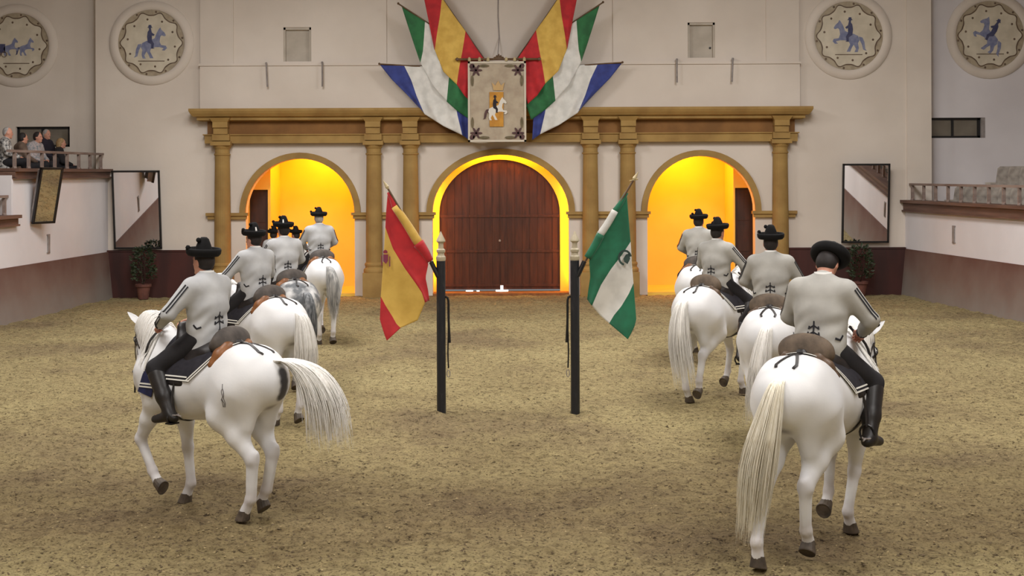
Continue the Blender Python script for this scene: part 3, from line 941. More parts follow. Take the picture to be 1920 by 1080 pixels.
def cloth(name, parent, lines, stripes, Y, amp, waves, nu=9, nv=26, thick=0.006, phase=0.0, wobble=0.0):
    """lines: pixel polylines from the hoist to the free edge; stripes: (first line, last line, material).
    The sheet lies at distance Y with folds of depth amp running from hoist to free edge."""
    L = [lin_path(l, nv) for l in lines]
    V = []; F = []; FM = []; mats = []
    us = []
    nL = len(L)
    for j in range(nL - 1):
        us += [j + i / nu for i in range(nu)]
    us.append(nL - 1.0)
    P = np.zeros((len(us), nv, 3))
    for a, u in enumerate(us):
        j = min(int(u), nL - 2); t = u - j
        # smooth blend across neighbouring lines
        for b in range(nv):
            x = L[j][b][0] * (1 - t) + L[j + 1][b][0] * t; y = L[j][b][1] * (1 - t) + L[j + 1][b][1] * t
            w = b / (nv - 1)
            d = amp * (0.25 + w * 0.75) * math.sin(waves * 2 * PI * u / (nL - 1) + phase + 1.3 * w) - wobble * w
            P[a, b] = px(x, y, Y + d)
    n = len(us) * nv
    # thickness along y
    for off in (0, thick):
        for a in range(len(us)):
            for b in range(nv):
                p = P[a, b]; V.append((p[0], p[1] + off, p[2]))
    def smat(u):
        for k, (s0, s1, m) in enumerate(stripes):
            if s0 <= u < s1: return k
        return len(stripes) - 1
    for a in range(len(us) - 1):
        k = smat((us[a] + us[a + 1]) / 2)
        for b in range(nv - 1):
            q = (a * nv + b, a * nv + b + 1, (a + 1) * nv + b + 1, (a + 1) * nv + b)
            F.append(q); FM.append(k); F.append(tuple(i + n for i in q[::-1])); FM.append(k)
    edge = [(a, 0) for a in range(len(us))] + [(len(us) - 1, b) for b in range(1, nv)] + [(a, nv - 1) for a in range(len(us) - 2, -1, -1)] + [(0, b) for b in range(nv - 2, 0, -1)]
    for i in range(len(edge)):
        (a, b), (c, d) = edge[i], edge[(i + 1) % len(edge)]
        F.append((a * nv + b, c * nv + d, c * nv + d + n, a * nv + b + n)); FM.append(smat(min((us[a] + us[c]) / 2, nL - 1.001)))
    return mesh_obj(name, V, F, [s[2] for s in stripes], parent, True, FM)


WALLFLAGS = [
    ('blue and white', 34.43, [(712, 119), (935, 133)],
     [[(712, 119), (735, 148), (765, 178), (796, 212)], [(758, 121), (772, 150), (782, 180), (796, 213)], [(800, 124), (805, 165), (812, 200), (832, 236)], [(846, 128), (852, 180), (858, 215), (867, 253)], [(880, 130), (880, 190), (880, 230), (882, 264)]],
     [(0, 1, M_FBLU), (1, 3, M_FWHT), (3, 4, M_FBLU)]),
    ('green and white', 34.36, [(748, 6), (930, 126)],
     [[(754, 10), (765, 45), (778, 85), (788, 115)], [(798, 40), (796, 70), (794, 95), (789, 117)], [(820, 55), (815, 100), (808, 130), (812, 160)], [(850, 76), (846, 120), (842, 150), (838, 190)], [(872, 90), (868, 140), (862, 180), (856, 206)], [(905, 112), (900, 165), (892, 200), (884, 226)]],
     [(0, 1, M_FGRN2), (1, 3, M_FWHT), (3, 5, M_FGRN2)]),
    ('red and yellow', 34.29, [(783, -72), (924, 132)],
     [[(785, -70), (797, 0), (806, 45), (815, 92)], [(830, -5), (826, 30), (820, 65), (816, 93)], [(852, 28), (846, 65), (838, 100), (832, 134)], [(874, 58), (868, 95), (862, 125), (857, 158)], [(890, 84), (884, 120), (878, 150), (872, 180)], [(908, 110), (902, 140), (896, 170), (890, 196)]],
     [(0, 1, M_FRED), (1, 3, M_FYEL), (3, 5, M_FRED)]),
]
for side in (0, 1):
    mx_ = (lambda p: p) if side == 0 else (lambda p: (1880 - p[0], p[1] - 1))
    for nm, Y, pole, lines, stripes in WALLFLAGS:
        root = empty('wall_flag', px(*mx_(pole[1]), 34.5))
        desc = {'blue and white': 'blue, white and blue flag spread lowest', 'green and white': 'green, white and green flag spread in the middle', 'red and yellow': 'red, yellow and red flag spread topmost'}[nm]
        tag(root, '%s on the wall %s of the tapestry' % (desc, ('left', 'right')[side]), 'flag', 'flags fanned around the tapestry')
        lo = Vector(root.location)
        c = cloth('cloth', root, [[mx_(p) for p in l] for l in lines], stripes, Y, 0.045, 3.4, phase=side)
        c.location = -lo
        mb = MB(); a = px(*mx_(pole[0]), Y - 0.02); b = px(*mx_(pole[1]), 34.52)
        mb.tube([a, b], 0.018, 8); mb.lathe([(0.0, -0.03), (0.032, -0.005), (0.02, 0.03), (0, 0.035)], a, 8)
        o = mb.build('pole', M_POLE, root); o.location = -lo

# tapestry
M_TAP = mat('tapestry_cloth', S(186, 172, 150), S(168, 152, 132), rough=0.9, scale=4, bump=0.2, bscale=60)
M_TAPB = mat('tapestry_border', S(206, 196, 178), rough=0.9)
M_TAPO = mat('tapestry_orange', S(206, 150, 62), S(186, 130, 54), rough=0.9)
M_TAPD = mat('tapestry_motif', S(96, 70, 68), S(74, 52, 56), rough=0.9)
M_TAPG = mat('tapestry_leaf', S(120, 108, 84), S(98, 88, 66), rough=0.9)
YT = 34.20
tap = empty('tapestry', px(932, 266, YT)); lo = Vector(tap.location)
tag(tap, 'beige heraldic tapestry with a rider on a white horse, hung between the wall flags', 'tapestry')
x0, x1, z1, z0 = WX(878, YT), WX(987, YT), WZ(115, YT), WZ(266, YT)
def tap_add(o): o.location = -lo; return o
nn = 30; V = []; F = []
for j in range(nn + 1):
    for i in range(nn + 1):
        u, w = i / nn, j / nn
        V.append((x0 + (x1 - x0) * u, YT - 0.012 * math.sin(5 * u + 2) * w, z1 + (z0 - z1) * w - 0.025 * math.sin(PI * u * 2.2) * w ** 6))
for j in range(nn):
    for i in range(nn):
        a = j * (nn + 1) + i
        F.append((a, a + nn + 1, a + nn + 2, a + 1))
n0 = len(V); V += [(p[0], p[1] + 0.01, p[2]) for p in V]; F += [tuple(i + n0 for i in q[::-1]) for q in F]
tap_add(mesh_obj('cloth', V, F, M_TAP, tap, True))
yT = YT - 0.022
W_ = x1 - x0; H_ = z1 - z0
mb = MB()
for a, b, c, d in ((0, .035, 0, 1), (.965, 1, 0, 1), (0, 1, 0, .025), (0, 1, .975, 1)):
    mb.box(x0 + W_ * a, x0 + W_ * b, yT, yT + 0.006, z0 + H_ * c, z0 + H_ * d)
tap_add(mb.build('border', M_TAPB, tap))
tap_add(MB().box(x0 + W_ * .37, x0 + W_ * .61, yT, yT + .006, z0 + H_ * .19, z0 + H_ * .62).build('emblem_field', M_TAPO, tap))
cr = [(.44, .64), (.60, .64), (.63, .74), (.57, .70), (.52, .76), (.47, .70), (.41, .74)]
tap_add(MB().prism([(x0 + W_ * a, z0 + H_ * b) for a, b in cr], yT, yT + .006).build('crown', mat('tapestry_faded', S(196, 162, 112), rough=.9), tap))
sub = empty('emblem', lo * 0, 0, tap); sub.location = -lo
picture(sub, x0 + W_ * .48, z0 + H_ * .42, yT, H_ * .32, {'horse': mat('emblem_white', S(222, 216, 204), rough=.9), 'tail': M_TAPD, 'rider': mat('emblem_dark', S(44, 40, 46), rough=.9), 'hat': MATS['emblem_dark']})
for sx in (0, 1):
    for sz in (0, 1):
        P = lambda a, b: (x0 + W_ * (a if not sx else 1 - a), z0 + H_ * (b if not sz else 1 - b))
        def leaf(mb, c, ang, L, w):
            pts = []
            for k in range(10):
                t = 2 * PI * k / 10
                u, v = L * math.cos(t), w * math.sin(t)
                pts.append((c[0] + u * math.cos(ang) - v * math.sin(ang), c[1] + u * math.sin(ang) + v * math.cos(ang)))
            mb.prism(pts, yT - 0.002, yT + 0.004)
        mb = MB(); c = P(.14, .11)
        for k in range(6): leaf(mb, (c[0] + 0.075 * math.cos(k * PI / 3), c[1] + 0.075 * math.sin(k * PI / 3)), k * PI / 3, 0.08, 0.028)
        leaf(mb, P(.07, .06), 0.8, 0.07, 0.06)
        tap_add(mb.build('flower_motif', M_TAPD, tap))
        mb = MB(); leaf(mb, P(.28, .055), 0, 0.13, 0.035); tap_add(mb.build('leaf_motif', M_TAPG, tap))
        mb = MB(); leaf(mb, P(.075, .24), PI / 2, 0.14, 0.035); tap_add(mb.build('leaf_motif', M_TAPG, tap))
mb = MB(); zr = WZ(111, YT)
mb.tube([(WX(858, YT), YT - .01, zr), (WX(1012, YT), YT - .01, zr)], 0.028, 8)
for xx in (858, 1012): mb.lathe([(0, -.05), (.045, -.02), (.045, .02), (0, .05)], (WX(xx, YT), YT - .01, zr), 8)
tap_add(mb.build('rod', M_POLE, tap))
mb = MB()
for xx in (881, 900, 916, 950, 966, 984): mb.lathe([(.035, -.05), (.045, 0), (.02, .05)], (WX(xx, YT), YT - .02, zr), 8)
tap_add(mb.build('rod_ring', M_GOLD, tap))
mb = MB(); cxx = WX(936, YT)
for k, (dx, h) in enumerate(((-.10, .06), (-.05, .1), (0, .13), (.05, .1), (.10, .06))): mb.lathe([(.03, 0), (.035, h * .5), (.012, h)], (cxx + dx, YT - .02, zr), 8)
mb.box(cxx - .14, cxx + .14, YT - .04, YT, zr - .01, zr + .035)
tap_add(mb.build('crest', M_POLE, tap))

# ------------------------------------------------------------------ two black posts with their flags
M_POST = mat('post_black', S(30, 32, 38), S(52, 52, 54), rough=0.38, scale=14, lo=0.55, hi=0.8, stretch=(2, 2, .5))
M_FIN = mat('finial_paint', S(196, 184, 156), S(170, 158, 132), rough=0.5, scale=9)
YP = 17.9
def post(xp, side):
    X = WX(xp, YP)
    root = empty('pillar_post', (X, YP, 0)); tag(root, 'black wooden post with pale finial that carries the %s flag' % ('red and yellow', 'green and white')[side], 'post', 'pair of posts in the middle of the arena')
    r = 0.058
    zt = WZ(487, YP)
    mb = MB(); mb.lathe([(r * 1.02, -0.05), (r * 1.02, 0.24), (r, 0.25), (r, zt - 0.01), (r * .9, zt)], n=12); mb.lathe([(r * .9, zt), (0, zt)], n=12)
    mb.build('shaft', M_POST, root)
    mb = MB(); mb.lathe([(r, zt - .01), (r * 1.08, zt + .01), (r * 1.08, zt + .04), (r * .8, zt + .06), (r * .72, zt + .09), (r * .95, zt + .10), (r * 1.0, zt + .13), (r * .62, zt + .15), (r * .55, zt + .21), (r * .7, zt + .225), (r * 1.05, zt + .24), (r * 1.0, zt + .255), (r * .45, zt + .32), (r * .1, zt + .365), (0, zt + .37)], n=16)
    mb.build('finial', M_FIN, root)
    s = -1 if side == 0 else 1
    mb = MB(); mb.tube([(s * r * .6, -.02, WZ(518, YP)), (s * (.055 + .07), -.02, WZ(490, YP))], 0.03, 8); mb.build('flag_socket', M_BLACK, root)
    sx = -s * (r + .035)
    mb = MB(); mb.tube(smooth_path([(-s * r, 0, WZ(556, YP)), (sx, -.01, WZ(562, YP)), (sx * 1.05, -.01, WZ(600, YP)), (sx * 1.2, -.01, WZ(642, YP))], 10), 0.016, 6)
    mb.tube(smooth_path([(sx * .95, 0, WZ(575, YP)), (sx, .0, WZ(620, YP)), (sx * .92, 0, WZ(660, YP)), (sx, 0, WZ(690, YP))], 10), 0.010, 6)
    mb.build('hanging_strap', M_BLACK, root)
    mb = MB(); mb.tube([(sx + .02 * math.cos(a), 0, WZ(700, YP) + .045 * math.sin(a)) for a in np.linspace(0, 2 * PI, 13)], 0.006, 5); mb.build('snap_ring', M_STEEL, root)
post(826, 0); post(1077, 1)


def post_flag(lines, stripes, pole, sleeves, label, spear, amp):
    base = px(*pole[0], YP - .02); root = empty('flag', base); lo = Vector(root.location)
    tag(root, label, 'flag', 'flags on the two posts')
    o = cloth('cloth', root, lines, stripes, YP - 0.03, amp, 1.7, nu=16, nv=34, wobble=0.05); o.location = -lo
    a, b = Vector(px(*pole[0], YP - .02)), Vector(px(*pole[1], YP - .06))
    mb = MB(); mb.tube([a, b], 0.013, 8); mb.build('pole', M_POLE, root).location = -lo
    d = (b - a).normalized()
    mb = MB(); mb.tube([b - d * .01, b + d * .02, b + d * .05, b + d * .12], [.014, .026, .02, .002], 8)
    if spear: mb.tube([b + d * .0 + Vector((-.05, 0, -.015)), b + d * .01 + Vector((.05, 0, .0))], .01, 6)
    mb.build('pole_tip', M_GOLD, root).location = -lo
    for p, q, r0, r1, m in sleeves:
        mb = MB(); mb.tube(smooth_path([px(*p, YP - .03), px((p[0] + q[0]) / 2 + 1, (p[1] + q[1]) / 2, YP - .035), px(*q, YP - .03)], 8), list(np.linspace(r0, r1, 8)), 10)
        mb.build('sleeve', m, root, True).location = -lo
    return root, lo


fl, lo = post_flag(
    [[(727, 358), (742, 392), (765, 432), (788, 466), (803, 492), (797, 520), (802, 545), (804, 563)],
     [(724, 392), (732, 432), (750, 468), (770, 500), (785, 525), (797, 556), (801, 564)],
     [(722, 425), (736, 465), (758, 502), (778, 530), (790, 548), (796, 567)],
     [(718, 490), (728, 520), (744, 548), (760, 570), (776, 592), (782, 600)],
     [(713, 555), (722, 572), (735, 593), (742, 606), (750, 614)],
     [(711, 598), (715, 612), (720, 628), (724, 638)]],
    [(0, 2, M_FRED), (2, 4, M_FYEL), (4, 5, M_FRED)],
    [(822, 515), (727, 352)],
    [((728, 360), (741, 388), .022, .045, M_FRED), ((740, 386), (786, 458), .05, .062, M_FYEL), ((784, 455), (806, 489), .075, .045, M_FRED)],
    'red, yellow and red flag with a coat of arms hanging from the left post', False, 0.035)
M_EMB = mat('emblem_red', S(150, 50, 60), S(120, 60, 90), rough=.8)
def decal(pts, Y, name, m, parent, lo):
    w = [px(x, y, Y) for x, y in pts]
    n = len(w); V = w + [(p[0], p[1] + .004, p[2]) for p in w]
    F = [tuple(range(n)), tuple(range(2 * n - 1, n - 1, -1))] + [(i, (i + 1) % n, (i + 1) % n + n, i + n) for i in range(n)]
    o = mesh_obj(name, V, F, m, parent); o.location = -lo; return o
Ye = YP - .12
decal([(718, 470), (722, 467), (726, 470), (726, 474), (718, 474)], Ye, 'crown', M_EMB, fl, lo)
decal([(718, 476), (727, 476), (727, 488), (723, 494), (718, 489)], Ye, 'shield', M_EMB, fl, lo)
decal([(714, 478), (716, 478), (716, 497), (714, 497)], Ye, 'emblem_column', M_EMB, fl, lo)
decal([(729, 480), (731, 480), (731, 499), (729, 499)], Ye, 'emblem_column', M_EMB, fl, lo)
fl, lo = post_flag(
    [[(1175, 362), (1156, 400), (1132, 438), (1112, 470), (1104, 490), (1106, 520), (1102, 545), (1100, 562)],
     [(1178, 405), (1162, 440), (1140, 472), (1122, 505), (1112, 535), (1104, 568)],
     [(1182, 454), (1166, 478), (1145, 505), (1126, 535), (1109, 574)],
     [(1184, 495), (1172, 520), (1155, 545), (1138, 570), (1124, 592)],
     [(1187, 532), (1178, 552), (1164, 575), (1150, 592), (1141, 607)],
     [(1192, 600), (1189, 612), (1183, 625), (1176, 637)]],
    [(0, 2, M_FGRN), (2, 4, M_FWHT), (4, 5, M_FGRN)],
    [(1082, 515), (1188, 338)],
    [((1175, 362), (1152, 398), .024, .042, M_FGRN), ((1153, 396), (1124, 442), .045, .05, M_FWHT), ((1126, 440), (1101, 484), .055, .05, M_FGRN)],
    'green, white and green flag with a round emblem hanging from the right post', True, 0.035)
M_EMG = mat('emblem_ink', S(60, 80, 74), S(40, 56, 52), rough=.8)
ring = [(1171 + 13 * math.cos(a), 484 + 15 * math.sin(a)) for a in np.linspace(PI * .55, PI * 1.95, 14)] + [(1171 + 9 * math.cos(a), 484 + 11 * math.sin(a)) for a in np.linspace(PI * 1.95, PI * .55, 14)]
decal(ring, Ye, 'emblem_wreath', M_EMG, fl, lo)
decal([(1173, 478), (1179, 476), (1181, 486), (1176, 496), (1170, 492), (1168, 486)], Ye, 'emblem_figure', M_EMG, fl, lo)

# ------------------------------------------------------------------ potted shrubs under the mirrors
M_POT = mat('terracotta_dark', S(118, 74, 62), S(92, 56, 48), rough=.85, scale=6)
M_LEAF = mat('shrub_leaf', S(58, 70, 44), S(38, 48, 30), rough=.6, scale=12)
def shrub(xp, Y, label, h, seed):
    r = random.Random(seed)
    root = empty('potted_shrub', (WX(xp, Y), Y, 0)); tag(root, label, 'plant', 'potted shrubs under the mirrors')
    mb = MB(); mb.lathe([(0.0, 0.0), (.12, .0), (.17, .30), (.20, .31), (.20, .37), (.165, .37), (.15, .33), (0, .33)], n=20); mb.build('pot', M_POT, root)
    mb = MB()
    for k in range(7):
        a = r.uniform(0, 6.28); mb.tube(smooth_path([(0, 0, .32), (.06 * math.cos(a), .06 * math.sin(a), .55), (.16 * math.cos(a), .16 * math.sin(a), h * r.uniform(.7, .95))], 6), [.012, .011, .01, .008, .006, .004], 5)
    mb.build('stem', M_DARKWOOD, root)
    mb = MB()
    for k in range(420):
        z = .42 + (h - .42) * r.random() ** .8
        R = .30 * math.sqrt(max(.05, 1 - ((z - h * .62) / (h * .45)) ** 2)) * r.uniform(.5, 1)
        a = r.uniform(0, 6.28); c = Vector((R * math.cos(a), R * math.sin(a), z))
        d = Vector((math.cos(a) * .7 + r.uniform(-.5, .5), math.sin(a) * .7 + r.uniform(-.5, .5), r.uniform(-.3, .8))).normalized()
        s = d.orthogonal().normalized(); s.rotate(Matrix.Rotation(r.uniform(0, 6.28), 3, d)); L = r.uniform(.07, .12); w = L * .28
        up = d.cross(s) * .01
        mb.add([c, c + d * L * .5 + s * w + up, c + d * L, c + d * L * .5 - s * w + up], [(0, 1, 2, 3)])
    o = mb.build('foliage', M_LEAF, root); o['kind'] = 'stuff'
shrub(268, 34.4, 'dark leafy shrub in a terracotta pot below the left wall mirror', 1.28, 3)
shrub(1612, 34.4, 'dark leafy shrub in a terracotta pot below the right wall mirror', 1.24, 5)

# ------------------------------------------------------------------ covered seats on the right gallery
M_SEAT = mat('seat_cover_grey', S(150, 142, 132), S(122, 114, 106), rough=.9, scale=6, bump=.3, bscale=30)
M_SEATF = mat('seat_foot_black', S(40, 38, 38), rough=.6)
def seat(X, Y, z, label, group):
    root = empty('gallery_seat', (X, Y, z), -PI / 2 + .95); tag(root, label, 'seat', group)
    n = 9; V = []; F = []
    for side in (0, 1):
        for j in range(6):
            for i in range(n):
                u = i / (n - 1) - .5; w = j / 5
                V.append((u * .60 * (1 - .12 * w), -.06 * math.cos(PI * u) * (1 - .3 * w) + .10 * w + side * .03, .32 + w * .52 - (.05 * w if abs(u) > .42 else 0) + (.03 * math.cos(u * 4 * PI) if j == 0 else 0)))
    for side in (0, 1):
        for j in range(5):
            for i in range(n - 1):
                a = side * 6 * n + j * n + i; q = (a, a + 1, a + n + 1, a + n); F.append(q if side == 0 else q[::-1])
    mesh_obj('backrest', V, F, M_SEAT, root, True)
    mb = MB(); mb.hexa([(-.28, -.46, .36), (.28, -.46, .36), (.29, 0, .32), (-.29, 0, .32), (-.27, -.45, .44), (.27, -.45, .44), (.28, 0, .42), (-.28, 0, .42)]); mb.build('cushion', M_SEAT, root)
    mb = MB(); mb.box(-.05, .05, -.25, -.15, 0, .36); mb.box(-.2, .2, -.3, -.05, 0, .03); mb.build('foot', M_SEATF, root)
for i in range(9):
    Y = 33.6 - i * .60
    seat(xr(Y) + .90, Y, 1.88, 'grey covered seat in the front row behind the right balustrade, %s from the end wall' % ('first second third fourth fifth sixth seventh eighth ninth'.split()[i]), 'front row of gallery seats')
for i in range(6):
    Y = 33.1 - i * .60
    seat(xr(Y) + 1.72, Y, 2.36, 'grey covered seat in the raised second row at far right, %s from the end wall' % ('first second third fourth fifth sixth'.split()[i]), 'second row of gallery seats')

# ------------------------------------------------------------------ horses
M_HORSE = mat('horse_white', S(238, 238, 239), S(224, 225, 228), rough=0.55, scale=3.0, attr='Col', sheen=0.15, bump=0.06, bscale=60, lo=.3, hi=.7)
M_DAPPLE = mat('horse_dapple', S(92, 96, 100), S(214, 214, 214), rough=0.55, scale=6.5, attr='Col', sheen=0.15, detail=2.5, lo=.42, hi=.66)
M_HAIRW = mat('hair_white', S(246, 243, 238), S(232, 229, 223), rough=0.5, scale=14, stretch=(4, 4, 1))
M_HAIRC = mat('hair_cream', S(246, 241, 226), S(234, 226, 206), rough=0.5, scale=10, stretch=(4, 4, 1))
M_HAIRG = mat('hair_grey', S(150, 152, 154), S(86, 90, 94), rough=0.5, scale=10, stretch=(4, 4, 1))
M_HAIRM = mat('hair_mixed', S(206, 204, 200), S(150, 150, 150), rough=0.5, scale=6, stretch=(4, 4, 1))
M_HOOF = mat('hoof_horn', S(96, 84, 72), S(66, 58, 50), rough=0.6, scale=12)
M_EYE = mat('eye_dark', S(20, 16, 14), rough=0.08)
M_LEATHB = mat('leather_black', S(40, 34, 33), S(26, 22, 22), rough=0.5, scale=12)
M_LEATHT = mat('leather_tan', S(150, 98, 58), S(112, 72, 44), rough=0.45, scale=7)
M_LEATHD = mat('leather_brown', S(104, 82, 64), S(78, 60, 46), rough=0.5, scale=7)
M_CANTLE = mat('cantle_hide', S(92, 84, 78), S(66, 60, 56), rough=0.75, scale=9, bump=.2, bscale=50)
M_CANTLE2 = mat('cantle_brown', S(110, 94, 78), S(80, 68, 56), rough=0.75, scale=9, bump=.2, bscale=50)
M_PAD = mat('saddle_cloth_black', S(40, 38, 46), S(28, 26, 34), rough=0.9, scale=20)
M_TRIM = mat('white_trim', S(226, 224, 216), rough=0.8)
M_NAVY = mat('navy_cloth', S(34, 38, 78), S(26, 28, 60), rough=0.85, scale=16)

FORE = {'stand': ((.50, .53), (.49, .19), (.545, .085), 0), 'back': ((.40, .52), (.28, .19), (.32, .085), 8),
        'front': ((.62, .54), (.68, .20), (.75, .085), 0), 'lift': ((.66, .60), (.53, .30), (.47, .21), 75), 'lift2': ((.74, .62), (.62, .32), (.55, .23), 75), 'mid': ((.42, .52), (.35, .19), (.40, .085), 0)}
HIND = {'stand': ((-.66, .57), (-.62, .20), (-.555, .085), 0), 'back': ((-.80, .57), (-.90, .21), (-.86, .10), 22),
        'front': ((-.52, .55), (-.40, .19), (-.33, .085), 0), 'lift': ((-.60, .66), (-.66, .32), (-.66, .21), 70), 'toe': ((-.72, .60), (-.74, .25), (-.70, .14), 40), 'toe2': ((-.66, .59), (-.60, .24), (-.55, .145), 40), 'far': ((-.84, .56), (-1.02, .21), (-1.0, .095), 14)}


def neck_frame(bend, dz):
    """points of neck and head with a sideways bend (radians, + = to the horse's left)"""
    prof = [(0.0, 1.30, .30, .60), (.15, 1.48, .245, .58), (.29, 1.615, .195, .56), (.40, 1.665, .14, .62)]
    pts = []; x, y, a = .52, 0.0, 0.0; last = 0.0; sides = []
    for i, (s, z, r, w) in enumerate(prof):
        a = bend * (i / 3.0)
        ds = s - last; last = s
        x += ds * math.cos(a); y += ds * math.sin(a)
        pts.append((x, y, z + dz * (i / 3.0), r, w)); sides.append((-math.sin(a), math.cos(a), 0))
    return pts, sides, a


def build_horse(i, X, Y, heading, legs, tail, label, bend=0.0, dz=0.0, coat='white', tailmat=None, scale=1.0, brand=False, cantle=None, voxel=0.016, mane_side=1, navy=0):
    """heading: radians from +y, + = turned to the right of the picture. legs: LF RF LH RH pose names"""
    rz = PI / 2 - heading
    root = empty('horse', (X, Y, 0), rz); root.scale = (scale,) * 3
    tag(root, label[0], 'horse', 'ridden horses')
    F = Field()
    T = [(-.74, 0, 1.24, .16, 1.0), (-.66, 0, 1.26, .255, .92), (-.52, 0, 1.27, .295, .98), (-.34, 0, 1.255, .305, 1.0), (-.14, 0, 1.215, .315, .98), (.08, 0, 1.185, .330, .96), (.26, 0, 1.19, .345, .88), (.42, 0, 1.225, .345, .78), (.56, 0, 1.235, .315, .74), (.68, 0, 1.20, .235, .85)]
    F.chain(T, .06, (0, 1, 0))
    F.cone((.30, 0, 1.44), (.52, 0, 1.48), .10, .12, .10, (0, 1, 0), .7)          # withers
    npts, sides, ya = neck_frame(bend, dz)
    for a, b, sd in zip(npts[:-1], npts[1:], sides[1:]):
        F.cone(a[:3], b[:3], a[3], b[3], .07, sd, (a[4] + b[4]) / 2)
    hd = np.array([math.cos(ya), math.sin(ya), 0]); sd = np.array(sides[-1])
    poll = np.array(npts[-1][:3]); pitch = math.radians(66)
    ax = hd * math.cos(pitch) + np.array([0, 0, -1]) * math.sin(pitch)
    up = hd * math.sin(pitch) + np.array([0, 0, 1]) * math.cos(pitch)
    q0 = poll + up * .01; q1 = q0 + ax * .24; q2 = q0 + ax * .44; q3 = q0 + ax * .56
    F.cone(q0, q1, .120, .118, .05, sd, .68); F.cone(q1, q2, .112, .078, .05, sd, .66); F.cone(q2, q3, .076, .062, .03, sd, .86)
    F.ell(q0 + ax * .17 - up * .05, (.12, .075, .12), .04)
    for e in (-1, 1):
        F.ell(q0 + ax * .14 + sd * .078 * e + up * .05, (.035, .025, .035), .03)
    LEG = {}
    for k, s in (('LF', 1), ('RF', -1)):
        K, Fe, C, pit = FORE[legs[k]]
        y0, y1 = .165 * s, .115 * s
        F.cone((.60, .15 * s, 1.26), (.50, .17 * s, 1.02), .16, .125, .07)
        K3, F3, C3 = (K[0], y0 * .9, K[1]), (Fe[0], y1, Fe[1]), (C[0], y1, C[1])
        F.cone((.50, y0, 1.04), ((.50 + K[0]) / 2, y0 * .96, (1.02 + K[1]) / 2), .112, .078, .06); F.cone(((.50 + K[0]) / 2, y0 * .96, (1.02 + K[1]) / 2), K3, .080, .050, .04)
        F.ell(K3, (.062, .056, .074), .02)
        F.cone(K3, F3, .050, .041, .02); F.cone((K3[0] - .02, K3[1], K3[2] - .05), (F3[0] - .022, F3[1], F3[2]), .028, .034, .02); F.ell(F3, (.054, .049, .054), .018); F.cone(F3, C3, .041, .049, .015)
        LEG[k] = (C3, pit, F3)
    for k, s in (('LH', 1), ('RH', -1)):
        K, Fe, C, pit = HIND[legs[k]]
        dx = (K[0] + .66) * .35
        st = (-.36 + dx, .185 * s, .95)
        F.ell((-.52, .15 * s, 1.27), (.24, .155, .27), .08)
        F.cone((-.50, .16 * s, 1.18), st, .205, .145, .09); F.cone((-.655, .125 * s, 1.26), (-.585 + dx * .6, .145 * s, .86), .135, .085, .09)
        K3, F3, C3 = (K[0], .135 * s, K[1]), (Fe[0], .115 * s, Fe[1]), (C[0], .115 * s, C[1])
        mid = tuple(st[j] * .5 + K3[j] * .5 for j in range(3))
        F.cone(st, mid, .135, .092, .07); F.cone(mid, K3, .094, .062, .05)
        F.cone(K3, (K3[0] - .035, K3[1], K3[2] + .045), .062, .040, .03); F.ell(K3, (.070, .056, .075), .02)
        F.cone(K3, F3, .054, .043, .02); F.cone((K3[0] - .035, K3[1], K3[2] - .03), (F3[0] - .026, F3[1], F3[2]), .032, .036, .02); F.ell(F3, (.056, .051, .056), .018); F.cone(F3, C3, .042, .050, .015)
        LEG[k] = (C3, pit, F3)
    V, Q = F.surf(voxel)
    c = np.ones((len(V), 3))
    def spot(p, r, col, soft=.06):
        d = np.linalg.norm(V - np.array(p), axis=1); w = np.clip((r + soft - d) / soft, 0, 1)[:, None]
        c[:] = c * (1 - w) + np.array(col) * w
    g = (.80, .78, .78)
    for k in LEG:
        C3, pit, F3 = LEG[k]; spot(F3, .06, (.84, .80, .79), .08)
    for k in ('LF', 'RF'):
        s = 1 if k[0] == 'L' else -1; K = FORE[legs[k]][0]; spot((K[0], .15 * s, K[1]), .05, (.86, .84, .85), .10)
    for k in ('LH', 'RH'):
        s = 1 if k[0] == 'L' else -1; K = HIND[legs[k]][0]; spot((K[0] - .03, .135 * s, K[1]), .05, (.84, .82, .82), .10)
    spot(q3, .05, (.55, .52, .52), .09)
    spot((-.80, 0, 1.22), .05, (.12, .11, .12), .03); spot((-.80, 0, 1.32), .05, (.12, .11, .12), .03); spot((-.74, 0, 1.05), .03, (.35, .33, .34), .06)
    if brand:
        for x_, z_ in ((-.885, 1.14), (-.90, 1.20), (-.91, 1.27), (-.90, 1.34)): spot((x_, -.01, z_), .045, (.07, .065, .07), .025)
    body = mesh_obj('body', V, Q, M_DAPPLE if coat == 'dapple' else M_HORSE, root, True, col=c)
    # hooves
    for k in LEG:
        C3, pit, F3 = LEG[k]
        mb = MB(); n = 14; rings = [(.054, .006), (.060, -.03), (.070, -.078), (.068, -.085), (.048, -.080)]
        v = []
        for r, z in rings:
            for a in range(n):
                t = 2 * PI * a / n; x = r * math.cos(t); x = x * (1.12 if x > 0 else .86) + (-z) * .32
                v.append((x, r * math.sin(t) * .98, z))
        f = [(j * n + a, j * n + n + a, j * n + n + (a + 1) % n, j * n + (a + 1) % n) for j in range(len(rings) - 1) for a in range(n)]
        f += [tuple(range((len(rings) - 1) * n + n - 1, (len(rings) - 1) * n - 1, -1)), tuple(range(n))]
        R = Matrix.Rotation(math.radians(pit), 3, 'Y')
        mb.add([tuple(R @ Vector(p) + Vector(C3)) for p in v], f); mb.build('hoof', M_HOOF, root, False)
    # ears and eyes
    hm = M_DAPPLE if coat == 'dapple' else M_HORSE
